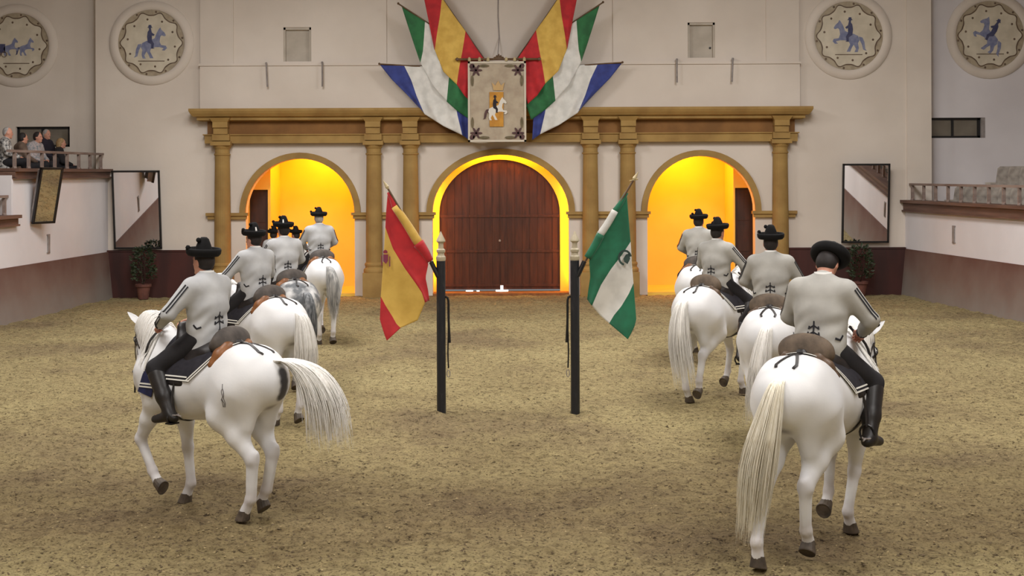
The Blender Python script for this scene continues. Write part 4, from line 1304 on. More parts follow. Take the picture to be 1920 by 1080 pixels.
    for s in (-1, 1):
        b = q0 + sd * .065 * s + up * .09 - ax * .03; d = up * .55 - ax * .45 + sd * .6 * s; d /= np.linalg.norm(d)
        f_ = np.cross(d, sd); f_ /= np.linalg.norm(f_); w_ = np.cross(f_, d)
        v = []; prof = [(0, .026), (.035, .036), (.08, .034), (.13, .018), (.16, .002)]
        for t, r in prof:
            for a in range(10):
                an = 2 * PI * a / 10; v.append(tuple(b + d * t + w_ * r * math.cos(an) + f_ * r * .5 * math.sin(an) * (1 if math.sin(an) < 0 else -.4)))
        f = [(j * 10 + a, j * 10 + (a + 1) % 10, j * 10 + 10 + (a + 1) % 10, j * 10 + 10 + a) for j in range(4) for a in range(10)]
        mesh_obj('ear', v, f, hm, root, True, col=np.full((len(v), 3), .93))
        e = q0 + ax * .14 + sd * .088 * s + up * .05
        m_ = MB(); m_.lathe([(0, -.02), (.014, -.014), (.02, 0), (.014, .014), (0, .02)], tuple(e), 10); m_.build('eye', M_EYE, root, True)
    # tail
    tm = tailmat or M_HAIRW
    ctr, wid = tail['p'], tail['w']; NS = tail.get('n', 340); seg = 13
    cp = np.array(smooth_path([tuple(p) + (w,) for p, w in zip(ctr, wid)], seg))
    mb = MB(); rs = random.Random(100 + i)
    fan = np.array(tail.get('fan', (0.35, 1.0)))           # flatten: along local x, y
    # solid lock of hair with combed ridges; loose strands wrap it
    nr, ns_ = 30, 44; cf = np.array(smooth_path([tuple(p) + (w,) for p, w in zip(ctr, wid)], nr)); v = []
    ph_ = [rs.uniform(0, 6.28) for _ in range(4)]
    for j in range(nr):
        t = j / (nr - 1); sh = 1.0 if t < .62 else max(.05, 1 - (t - .62) / .36) ** .8
        for a in range(ns_):
            an = 2 * PI * a / ns_
            rg = 1 + .10 * t * math.sin(11 * an + ph_[0] + 1.5 * t) + .08 * math.sin(19 * an + ph_[1] - 1.1 * t) * min(1, 3 * t) + .05 * math.sin(5 * an + ph_[2] + 2 * t)
            v.append((cf[j, 0] + math.cos(an) * cf[j, 3] * fan[0] * 1.15 * sh * rg, cf[j, 1] + math.sin(an) * cf[j, 3] * fan[1] * .88 * sh * rg, cf[j, 2] + (tail['lift'] * math.sin(an) * cf[j, 3] if 'lift' in tail else 0)))
    mb.add(v, [(j * ns_ + a, j * ns_ + ns_ + a, j * ns_ + ns_ + (a + 1) % ns_, j * ns_ + (a + 1) % ns_) for j in range(nr - 1) for a in range(ns_)])
    for k in range(NS):
        a = rs.uniform(0, 2 * PI); rr = math.sqrt(rs.random()); end = rs.uniform(.72, 1.06); ph = rs.uniform(0, 6.28)
        ox, oy = math.cos(a) * rr * fan[0] * 1.3, math.sin(a) * rr * fan[1]
        pts = []; rad = []
        for j in range(seg):
            t = j / (seg - 1) * end; u = min(t, 1.0) * (seg - 1); j0 = min(int(u), seg - 2); w = u - j0
            p = cp[j0] * (1 - w) + cp[j0 + 1] * w
            ex = (cp[-1] - cp[-2]) * max(0, t - 1) * (seg - 1)
            wob = .012 * t * math.sin(ph + 5 * t) + .02 * t * t * math.sin(ph * 2.3)
            pts.append((p[0] + ex[0] + ox * p[3] + wob, p[1] + ex[1] + oy * p[3] + wob * .8, p[2] + ex[2] + (tail.get('lift', 0) * oy * p[3] if 'lift' in tail else 0)))
            w0 = .0036; rad.append((w0 if t < .7 else w0 * max(.12, 1 - (t - .7) / .36)) * rs.uniform(.8, 1.2))
        mb.tube(pts, rad, 3, cap=False)
    mb.build('tail', tm, root, True)
    # mane: locks falling from the crest
    mb = MB(); seg2 = 7
    for k in range(150):
        u = rs.random(); j = min(int(u * 3), 2); w = u * 3 - j
        a, b = np.array(npts[j]), np.array(npts[j + 1]); p = a * (1 - w) + b * w; sdv = np.array(sides[j]) * (1 - w) + np.array(sides[j + 1]) * w
        side = mane_side if rs.random() < .8 else -mane_side
        L = rs.uniform(.22, .40)
        O = [p[:3]] * seg2; D = []
        for m_ in range(seg2):
            an = side * (m_ / (seg2 - 1)) * L * 4.2
            D.append(np.array([0, 0, 1]) * math.cos(an) + sdv * math.sin(an))
        O = np.array(O) + np.linspace(0, 1, seg2)[:, None] * np.array([rs.uniform(-.03, .06), 0, 0])
        h = F.hit(O, np.array(D), .42, 36) + .006 + rs.random() * .014
        P = O + np.array(D) * h[:, None]
        mb.tube([tuple(x) for x in P], [.010, .012, .012, .011, .009, .006, .002], 3, cap=False)
    for k in range(26):                                         # forelock
        s = rs.uniform(-1, 1)
        mb.tube(smooth_path([tuple(q0 + up * .11), tuple(q0 + up * .135 + ax * .06 + sd * s * .02), tuple(q0 + up * .125 + ax * (.2 + .06 * rs.random()) + sd * s * .05)], 5), [.007, .008, .007, .005, .002], 3, cap=False)
    mb.build('mane', M_HAIRG if coat == 'dapple' else M_HAIRW, root, True)
    axt = lambda t: ((t, 0, 1.16), (0, 0, 1), (0, 1, 0))
    if brand:
        mb = MB(); axb = lambda t: ((-.50, 0, t), (0, 1, 0), (-1, 0, 0))
        for path in ([(1.10, -.05), (1.16, .10), (1.24, .04), (1.28, .12), (1.22, .2), (1.14, .14), (1.06, .2), (1.0, .12)], [(1.0, .05), (1.06, .12), (1.12, .02), (1.0, .0)], [(1.28, .1), (1.34, .08)]):
            P, D = drape(F, axb, [(1.14 + (t - 1.14) * .62, .02 + a * .45) for t, a in path], 26, .5, .001); ribbon(mb, P, D, .007, .0015)
        mb.build('brand_mark', mat('brand_grey', S(120, 116, 118), rough=.8), root)
    # -------------------------------------------------- saddle, a thing of its own
    sad = empty('saddle', (X, Y, 0), rz); sad.scale = (scale,) * 3
    tag(sad, label[1], 'saddle', 'riding saddles')
    nu_, nv_ = 30, 34
    rear = lambda ph: -.42 + .34 * (abs(ph) / 1.3) ** 1.7
    phs = np.linspace(-1.33, 1.33, nv_)
    O = []; D = []
    for ph in phs:
        for x in np.linspace(rear(ph), .36, nu_):
            O.append((x, 0, 1.16)); D.append((0, math.sin(ph), math.cos(ph)))
    h = F.hit(O, D, .55, 50) + .010
    P = np.array(O) + np.array(D) * h[:, None]; Pi = P - np.array(D) * .012
    n0 = nu_ * nv_; V2 = np.vstack([P, Pi]); F2 = []
    for a in range(nv_ - 1):
        for b in range(nu_ - 1):
            q = (a * nu_ + b, a * nu_ + b + 1, (a + 1) * nu_ + b + 1, (a + 1) * nu_ + b)
            F2 += [q[::-1], tuple(z + n0 for z in q)]
    sc_ = mesh_obj('saddle_cloth', V2, F2, M_PAD, sad, True)
    for w, off in ((.0, .012), (.035, .012)):
        mb = MB()
        path = [(rear(ph) + w + .008, ph) for ph in np.linspace(-1.30, 1.30, 40)]
        Pp, Dd = drape(F, axt, path, 60, .55, off); ribbon(mb, Pp, Dd, .013, .004)
        for s in (-1, 1):
            Pp, Dd = drape(F, axt, [(rear(1.30) + w, s * (1.30 - w * 2.6)), (.34, s * (1.30 - w * 2.6))], 24, .55, off); ribbon(mb, Pp, Dd, .013, .004)
        mb.build('white_trim', M_TRIM, sc_)
    S_ = Field()
    S_.chain([(-.26, 0, 1.545, .075, 2.1), (-.10, 0, 1.525, .07, 2.1), (.10, 0, 1.53, .07, 2.0), (.26, 0, 1.575, .07, 1.6)], .05, (0, 1, 0))
    S_.cone((.27, 0, 1.56), (.31, 0, 1.70), .075, .05, .04, (0, 1, 0), 1.7)
    for s in (-1, 1): S_.cone((0.0, .17 * s, 1.48), (.10, .29 * s, 1.22), .05, .05, .06, (1, 0, 0), 3.4)
    v_, f_ = S_.surf(.02); mesh_obj('seat', v_, f_, M_LEATHB, sad, True)
    S_ = Field(); S_.ell((-.285, 0, 1.60), (.095, .235, .135), .03); S_.ell((-.25, 0, 1.56), (.13, .22, .09), .05)
    v_, f_ = S_.surf(.016); mesh_obj('cantle', v_, f_, cantle or M_CANTLE, sad, True)
    for s in (-1, 1):
        S_ = Field(); k_ = .62 if cantle else .9; S_.chain([(-.345, .05 * s, 1.575, .040 * k_), (-.35, .13 * s, 1.555, .055 * k_), (-.33, .205 * s, 1.495, .056 * k_), (-.29, .262 * s, 1.405, .040 * k_)], .04)
        v_, f_ = S_.surf(.014); mesh_obj('leather_roll', v_, f_, M_LEATHD if cantle else M_LEATHT, sad, True)
    mb = MB(); mb.lathe([(0, -.02), (.045, -.02), (.05, .01), (.03, .03), (0, .032)], (-.375, 0, 1.585), 12); mb.build('crupper_dee', M_LEATHB, sad)
    axc = lambda t: ((t, 0, 1.16), (0, 0, 1), (0, 1, 0))
    mb = MB(); Pp, Dd = drape(F, axc, [(-.36, 0), (-.50, 0)], 10, .55, .004); ribbon(mb, Pp, Dd, .034, .006)
    for s in (-1, 1):
        Pp, Dd = drape(F, axc, [(-.48, 0), (-.58, .10 * s), (-.70, .22 * s), (-.74, .20 * s)], 24, .55, .004); ribbon(mb, Pp, Dd, .024, .006)
    mb.build('crupper_strap', M_LEATHB, sad)
    mb = MB(); Pp, Dd = drape(F, axt, [(.24, 1.3), (.26, PI), (.24, 2 * PI - 1.3)], 60, .6, .006); ribbon(mb, Pp, Dd, .07, .008); mb.build('girth', M_LEATHB, sad)
    if navy:
        for s in ([navy]):
            Pp, Dd = drape(F, axt, [(.44, s * 1.15), (.50, s * 1.80)], 16, .6, .012); mb = MB(); ribbon(mb, Pp, Dd, .17, .01); o_ = mb.build('front_flap', M_NAVY, sad)
            for k in (8, 10):
                q = Pp[k] + Dd[k] * .012; mb = MB(); Pq, Dq = np.array([q + np.array([-.085, 0, 0]), q, q + np.array([.085, 0, 0])]), np.array([Dd[k]] * 3); ribbon(mb, Pq, Dq, .014, .004); mb.build('white_trim', M_TRIM, o_)
    for s in (-1, 1):
        an = (.10, .365 * s, .84)
        mb = MB(); mb.tube(smooth_path([(.10, .30 * s, 1.34), (.12, .345 * s, 1.12), (an[0], an[1], an[2] + .12)], 8), .012, 5); mb.build('stirrup_leather', M_LEATHB, sad)
        mb = MB(); mb.tube([(an[0], an[1] + .06 * math.cos(t), an[2] + .07 + .065 * math.sin(t)) for t in np.linspace(-.25 * PI, 1.25 * PI, 12)], .009, 6); mb.box(an[0] - .04, an[0] + .04, an[1] - .05, an[1] + .05, an[2] + .012, an[2] + .026); mb.build('stirrup', M_BLACK, sad)
    # -------------------------------------------------- bridle
    br = empty('bridle', (X, Y, 0), rz); br.scale = (scale,) * 3
    tag(br, label[2], 'bridle', 'bridles of the horses')
    axh = lambda t: (tuple(q0 + ax * t), tuple(up), tuple(sd))
    ring_ = lambda t, dt=0: [(t, 0), (t + dt, PI / 2), (t, PI), (t + dt, 3 * PI / 2), (t, 2 * PI)]
    for nm, t, dt in (('noseband', .40, .0), ('browband', .06, -.03), ('throat_lash', .10, .05)):
        mb = MB(); Pp, Dd = drape(F, axh, ring_(t, dt), 40, .3, .004); ribbon(mb, Pp, Dd, .022, .006); mb.build(nm, M_LEATHB, br)
    for s in (-1, 1):
        mb = MB(); Pp, Dd = drape(F, axh, [(-.02, s * .5), (.05, s * 1.35), (.40, s * 1.55), (.50, s * 1.75)], 24, .3, .005); ribbon(mb, Pp, Dd, .020, .006); mb.build('cheek_strap', M_LEATHB, br)
        bit = q0 + ax * .50 + sd * .075 * s - up * .02
        mb = MB(); mb.tube([tuple(bit + up * .09), tuple(bit), tuple(bit - up * .03 - ax * -.10), tuple(bit - up * .05 + ax * .16)], .009, 6); mb.build('bit', M_BLACK, br)
        hand = np.array([.47, .10 * s, 1.72])
        sag = (bit + hand) / 2 + np.array([0, .10 * s, -.08])
        mb = MB(); Pt = smooth_path([tuple(bit), tuple(sag), tuple(hand)], 14); mb.tube(Pt, .010, 5); mb.build('rein', M_LEATHB, br)
    mb = MB(); s = mane_side
    mb.tube(smooth_path([(.47, .09 * s, 1.72), (.56, .21 * s, 1.55), (.60, .25 * s, 1.30)], 12), [.012] * 9 + [.010, .008, .005], 5); mb.build('rein_end', M_LEATHB, br)
    return root, F


# ------------------------------------------------------------------ people
M_SKIN = mat('skin', S(206, 150, 126), S(188, 130, 108), rough=.55, scale=9)
M_JACK = mat('jacket_grey', S(196, 197, 198), S(180, 181, 183), rough=.85, scale=5, bump=.22, bscale=9, dist=.01)
M_JACK2 = mat('jacket_warm_grey', S(186, 184, 178), S(170, 168, 163), rough=.85, scale=5, bump=.22, bscale=9, dist=.01)
M_BRAID = mat('braid_black', S(30, 30, 36), rough=.8)
M_TROUS = mat('trousers_black', S(34, 32, 36), S(24, 22, 26), rough=.85, scale=6, bump=.2, bscale=10)
M_BOOT = mat('boot_black', S(40, 36, 35), S(26, 23, 22), rough=.42, scale=7, bump=.15, bscale=16)
M_HAT = mat('hat_black', S(15, 14, 15), S(9, 8, 9), rough=.8, scale=10, spec=.25)
M_HAIRD = mat('hair_dark', S(38, 30, 28), S(26, 20, 18), rough=.7, scale=30)
M_HAIRS = mat('hair_silver', S(178, 172, 168), S(140, 136, 134), rough=.7, scale=30)
M_HAIRB = mat('hair_blond', S(176, 146, 104), S(146, 116, 78), rough=.7, scale=30)
M_SHIRT = mat('collar_white', S(236, 234, 230), rough=.8)


def make_hand():
    """right-way hand: wrist at origin, fingers along +x curling down (-z), thumb on +y"""
    F = Field()
    F.cone((-.02, 0, 0), (.02, 0, 0), .026, .028, .012, (0, 0, 1), .75); F.cone((.015, .014, 0), (.075, .020, 0), .026, .021, .015, (0, 0, 1), .62); F.cone((.015, -.014, 0), (.07, -.022, -.002), .026, .020, .015, (0, 0, 1), .62)
    for y, L, d in ((.030, .036, 0), (.011, .041, .003), (-.009, .038, .001), (-.028, .030, -.005)):
        a = (.082 + d, y, .002); b = (a[0] + L * .85, y, -L * .45); c = (b[0] - L * .05, y, b[2] - L * .75); e = (c[0] - L * .55, y, c[2] - L * .10)
        F.cone(a, b, .0098, .0092, .004); F.cone(b, c, .0092, .0085, .004); F.cone(c, e, .0085, .0078, .004)
    F.cone((.012, .026, -.004), (.045, .048, -.016), .014, .0115, .008); F.cone((.045, .048, -.016), (.082, .040, -.030), .0112, .0095, .004)
    return F.surf(.0055, 1)


HANDV, HANDF = make_hand()


def rotm(axis, ang):
    return np.array(Matrix.Rotation(ang, 3, axis))


def lathe_hat(style):
    return [(0, .158), (.026, .155), (.044, .138), (.064, .090), (.082, .035), (.091, .006), (.112, .0), (.130, .006), (.142, .026), (.146, .052), (.154, .056), (.162, .040), (.158, .006), (.140, -.016), (.112, -.020), (.09, -.014), (.085, .0)]


def person(loc, rz, J, look, label, group=None, name='person', scale=1.0, vox=.016):
    """J: joints in local space (x forward, y left, z up). look: dict of options."""
    root_o = None
    hb = np.array(J['head']); nk = np.array(J['neck']); R = rotm('Z', J.get('hyaw', 0)) @ rotm('Y', J.get('hpitch', 0)) @ rotm('X', J.get('hroll', 0))
    H = lambda x, y, z: tuple(hb + R @ np.array((x, y, z)))
    B = Field()
    B.ell(H(-.005, 0, .02), (.098, .078, .112), .03, R); B.ell(H(.025, 0, -.045), (.070, .058, .085), .03, R)
    B.cone(H(.080, 0, .01), H(.108, 0, -.030), .012, .017, .015); B.ell(H(.088, 0, -.065), (.016, .026, .010), .008, R); B.ell(H(.075, 0, -.105), (.024, .028, .022), .015, R)
    B.ell(H(.078, 0, .03), (.022, .055, .012), .012, R)
    for s in (-1, 1):
        B.ell(H(-.005, .080 * s, -.010), (.026, .010, .036), .008, R)
    B.cone(tuple(nk - np.array((0, 0, .05))), H(-.015, 0, -.06), .058, .052, .03)
    ch = np.array(J['chest']); pe = np.array(J['pelvis'])
    B.cone(tuple(pe), tuple(ch), .095, .10, .05, (0, 1, 0), 1.35); B.cone(tuple(ch), tuple(nk), .09, .05, .05, (0, 1, 0), 1.3)
    for s in 'LR':
        B.cone(J['sh' + s], J['el' + s], .050, .040, .03); B.cone(J['el' + s], J['wr' + s], .038, .026, .02)
        B.cone(J['hip' + s], J['kn' + s], .080, .050, .04); B.cone(J['kn' + s], J['an' + s], .048, .034, .02); B.cone(J['an' + s], J['to' + s], .034, .026, .02)
    V, Q = B.surf(vox * .85, 1)
    V = list(V); Q = [tuple(q) for q in Q]
    if look.get('hands', True):
        for s in 'LR':
            e, w = np.array(J['el' + s]), np.array(J['wr' + s]); d = w - e; d /= np.linalg.norm(d); d = d + np.array(J.get('hd', (0, 0, 0))); d /= np.linalg.norm(d)
            y = np.array((0, 1.0, 0)) if s == 'R' else np.array((0, -1.0, 0))     # thumbs inward, up
            y = y + np.array((0, 0, .9)); y -= d * (y @ d); y /= np.linalg.norm(y); z = np.cross(d, y)
            hv = HANDV if s == 'R' else HANDV * np.array((1, 1, -1))
            hf = HANDF if s == 'R' else HANDF[:, ::-1]
            n0 = len(V); P = w + hv @ np.array([d, y, z]); V += list(P); Q += [tuple(int(i) + n0 for i in q) for q in hf]
    o = mesh_obj(name, V, Q, look.get('skin', M_SKIN), None, True)
    o.location = loc; o.rotation_euler = (0, 0, rz); o.scale = (scale,) * 3
    tag(o, label, 'person', group)
    for s in (-1, 1):
        mb = MB(); mb.lathe([(0, -.010), (.008, -.006), (.010, 0), (.008, .006), (0, .010)], H(.084, .030 * s, .012), 8); mb.build('eye', M_EYE, o)
    # hair
    A = Field(); A.ell(H(-.018, 0, .030), (.100, .086, .108), .03, R); A.ell(H(-.042, 0, -.018), (.064, .076, .070), .03, R)
    nrm = R @ np.array((-1.0, 0, .55)); A.plane(nrm, float(nrm @ np.array(H(.035 if not look.get('bald') else -.04, 0, .02))))
    if look.get('long'):
        A.cone(H(-.06, 0, 0), H(-.07, 0, -.16), .075, .06, .04, (0, 1, 0), 1.15)
    v, f = A.surf(.011, 1); mesh_obj('hair', v, f, look.get('hair', M_HAIRD), o, True)
    # jacket / top
    G = Field(); bw = look.get('bulk', 1.0)
    w1 = pe + (ch - pe) * .42
    hem = look.get('hem', -.02)
    G.chain([(pe[0] - .01, 0, pe[2] - .10, .160 * bw, 1.28), (pe[0], 0, pe[2] + .03, .148 * bw, 1.28), (w1[0], w1[1], w1[2], .142 * bw, 1.36), (ch[0] - .01, ch[1], ch[2] - .03, .146 * bw, 1.40), (ch[0] - .005, ch[1], ch[2] + .08, .120 * bw, 1.55)], .05, (0, 1, 0))
    shm = (np.array(J['shL']) + np.array(J['shR'])) / 2
    G.cone(tuple(np.array(J['shL']) * .8 + shm * .2), tuple(np.array(J['shR']) * .82 + shm * .18), .080, .080, .12)
    G.cone(tuple(shm + np.array((0, .07, .03))), tuple(nk + np.array((-.004, 0, .0))), .07, .060, .07); G.cone(tuple(shm + np.array((0, -.07, .03))), tuple(nk + np.array((-.004, 0, .0))), .07, .060, .07)
    for s in 'LR':
        G.cone(J['sh' + s], J['el' + s], .086 * bw, .068, .045); G.cone(J['el' + s], tuple(np.array(J['el' + s]) * .06 + np.array(J['wr' + s]) * .94), .068, .050, .03)
    if look.get('cut', True): G.plane((0, 0, 1), hem)
    jm = look.get('top', M_JACK)
    v, f = G.surf(vox * .85, 7 if look.get('uniform') else 2)
    if look.get('uniform'):
        # soft cloth creases, stronger at waist and elbows
        cr = .005 * np.sin(v[:, 2] * 46 + v[:, 1] * 18 + 2.2 * np.sin(v[:, 0] * 14 + v[:, 1] * 9)) * np.exp(-((v[:, 2] - w1[2] - .02) / .13) ** 2)
        cen = v - (v.mean(0)); cen /= np.linalg.norm(cen, axis=1)[:, None]
        v = v + cen * cr[:, None]
    jk = mesh_obj('jacket' if look.get('uniform') else look.get('topname', 'shirt'), v, f, jm, o, True)
    if look.get('uniform'):
        # collar
        mb = MB(); c0 = nk + np.array((-.008, 0, .046))
        mb.lathe([(.066, -.03), (.070, .012), (.062, .014)], tuple(c0), 18); mb.build('shirt_collar', M_SHIRT, o, True)
        mb = MB(); mb.lathe([(.072, -.045), (.072, -.002), (.066, .0)], tuple(c0), 18); mb.build('jacket_collar', jm, jk, True)
        # two black stripes down the outside of each sleeve
        for s, sg in (('L', 1), ('R', -1)):
            a, b, c = (np.array(J[k + s]) for k in ('sh', 'el', 'wr')); out = np.array((-.38, sg * 1.0, .25)); mb = MB()
            for dlt in (-.014, .014):
                P = []; D = []
                for t in np.linspace(.05, 1.9, 44):
                    p = a + (b - a) * t if t < 1 else b + (c - b) * (t - 1)
                    seg = (b - a) if t < 1 else (c - b); seg = seg / np.linalg.norm(seg); d = out - seg * (out @ seg); d /= np.linalg.norm(d); q = np.cross(d, seg)
                    P.append(p + q * dlt); D.append(d)
                P = np.array(P); D = np.array(D); h = G.hit(P, D, .16, 40) + .001; ribbon(mb, P + D * h[:, None], D, .013, .003)
            mb.build('sleeve_stripe', M_BRAID, jk)
            mb = MB(); mb.tube([tuple(b + (c - b) * .86), tuple(b + (c - b) * .97)], [.050, .049], 12); mb.build('cuff', M_BRAID, jk)
        # embroidered tree motif low on the back
        axk = lambda t: ((0.0, 0, t), (-1, 0, 0), (0, 1, 0)); z0 = pe[2] + .075; mb = MB()
        for pth, w in (([(z0 - .02, 0), (z0 + .16, 0)], .012), ([(z0 + .05, -.32), (z0 + .06, -.2), (z0 + .075, 0), (z0 + .06, .2), (z0 + .05, .32)], .012), ([(z0 + .10, -.30), (z0 + .11, -.18), (z0 + .125, 0), (z0 + .11, .18), (z0 + .10, .30)], .011),
                       ([(z0 + .045, -.34), (z0 + .075, -.30)], .012), ([(z0 + .045, .34), (z0 + .075, .30)], .012), ([(z0 + .095, -.31), (z0 + .12, -.28)], .011), ([(z0 + .095, .31), (z0 + .12, .28)], .011), ([(z0 - .045, 0), (z0 + .0, 0)], .028)):
            P, D = drape(G, axk, pth, 12, .3, .001); ribbon(mb, P, D, w, .003)
        mb.build('back_embroidery', M_BRAID, jk)
        for sg in (-1, 1):
            mb = MB(); P, D = drape(G, axk, [(z0 + .03, sg * 1.05), (z0 + .015, sg * 1.25), (z0 + .05, sg * 1.4)], 10, .3, .001); ribbon(mb, P, D, .016, .004); mb.build('hem_frog', M_BRAID, jk)
    # trousers, boots
    T = Field(); T.cone(tuple(pe + np.array((0, -.06, 0))), tuple(pe + np.array((0, .06, 0))), .128, .128, .05)
    for s in 'LR':
        T.cone(J['hip' + s], J['kn' + s], .120, .086, .06); T.cone(J['kn' + s], tuple(np.array(J['kn' + s]) * .5 + np.array(J['an' + s]) * .5), .084, .066, .03)
        if not look.get('boots'): T.cone(tuple(np.array(J['kn' + s]) * .5 + np.array(J['an' + s]) * .5), J['an' + s], .062, .052, .03)
    v, f = T.surf(vox, 1); mesh_obj('trousers', v, f, look.get('legs', M_TROUS), o, True)
    for s in 'LR':
        kn, an, to = (np.array(J[k + s]) for k in ('kn', 'an', 'to')); W = Field()
        if look.get('boots'):
            W.cone(tuple(kn * .88 + an * .12), tuple(kn * .4 + an * .6), .088, .076, .03); W.cone(tuple(kn * .4 + an * .6), tuple(an), .076, .054, .03)
        fd = to - an; hl = an - fd * .28 + np.array((0, 0, -.035))
        W.cone(tuple(an), tuple(hl), .046, .040, .03); W.cone(tuple(hl), tuple(to + np.array((0, 0, -.02))), .040, .034, .03, (0, 0, 1), .8); W.cone(tuple(an), tuple(to + np.array((0, 0, -.01))), .045, .032, .03)
        v, f = W.surf(vox * .85, 1); bo = mesh_obj('boot' if look.get('boots') else 'shoe', v, f, M_BOOT, o, True)
        if look.get('spurs'):
            mb = MB(); b0 = hl + np.array((-.03, 0, .03)); mb.tube([tuple(b0 + np.array((.05, .045, 0))), tuple(b0 + np.array((-.012, .02, 0))), tuple(b0 + np.array((-.012, -.02, 0))), tuple(b0 + np.array((.05, -.045, 0)))], .007, 6); mb.tube([tuple(b0), tuple(b0 + np.array((-.06, 0, -.01)))], .007, 6); mb.build('spur', M_STEEL, bo)
    if look.get('hat'):
        hr = R @ rotm('Y', look.get('hat_tilt', -.06)); hc = np.array(H(-.006, 0, .070)); mb = MB(); mb.lathe(lathe_hat(0), n=32)
        mb.v = [tuple(hc + hr @ np.array(p)) for p in mb.v]; ht = mb.build('hat', M_HAT, o, True)
        mb = MB(); mb.lathe([(.096, .004), (.094, .028), (.090, .034)], n=32); mb.v = [tuple(hc + hr @ np.array(p)) for p in mb.v]; mb.build('hat_band', M_BRAID, ht, True)
        for p in ((.01, .060, .130), (.06, .140, .060)):
            mb = MB(); mb.lathe([(0, -.024), (.016, -.018), (.024, 0), (.016, .018), (0, .024)], n=10); mb.v = [tuple(hc + hr @ (np.array(p) + np.array(q))) for q in mb.v]; mb.build('pompom', M_HAT, ht, True)
        if look.get('feather'):
            mb = MB(); mb.tube([tuple(hc + hr @ np.array(p)) for p in ((-.09, .06, .02), (-.085, .055, .06), (-.07, .05, .10))], [.010, .012, .008], 6); mb.build('hat_pin', M_SHIRT, ht)
    return o


def rider_joints(lean=0.0, lo=.0, ro=.0, hpitch=0.0, hyaw=0.0, hroll=0.0):
    J = dict(pelvis=(0, 0, .11), chest=(.0 + lean * .4, 0, .43), neck=(.012 + lean * .62, 0, .655), head=(.045 + lean * .75 + .06 * hpitch, 0, .795 - .04 * abs(hpitch)),
             hipL=(.03, .10, .08), hipR=(.03, -.10, .08), knL=(.33, .315, -.17), knR=(.33, -.315, -.17), anL=(.10, .365, -.565), anR=(.10, -.365, -.565), toL=(.26, .385, -.60), toR=(.26, -.385, -.60),
             shL=(lean * .55, .20, .575), shR=(lean * .55, -.20, .575), elL=(.12 + lean * .4, .315 + lo, .34), elR=(.12 + lean * .4, -.315 - ro, .34), wrL=(.38, .17 + lo, .215), wrR=(.38, -.17 - ro, .215),
             hpitch=hpitch, hyaw=hyaw, hroll=hroll, hd=(.1, 0, 0))
    return J

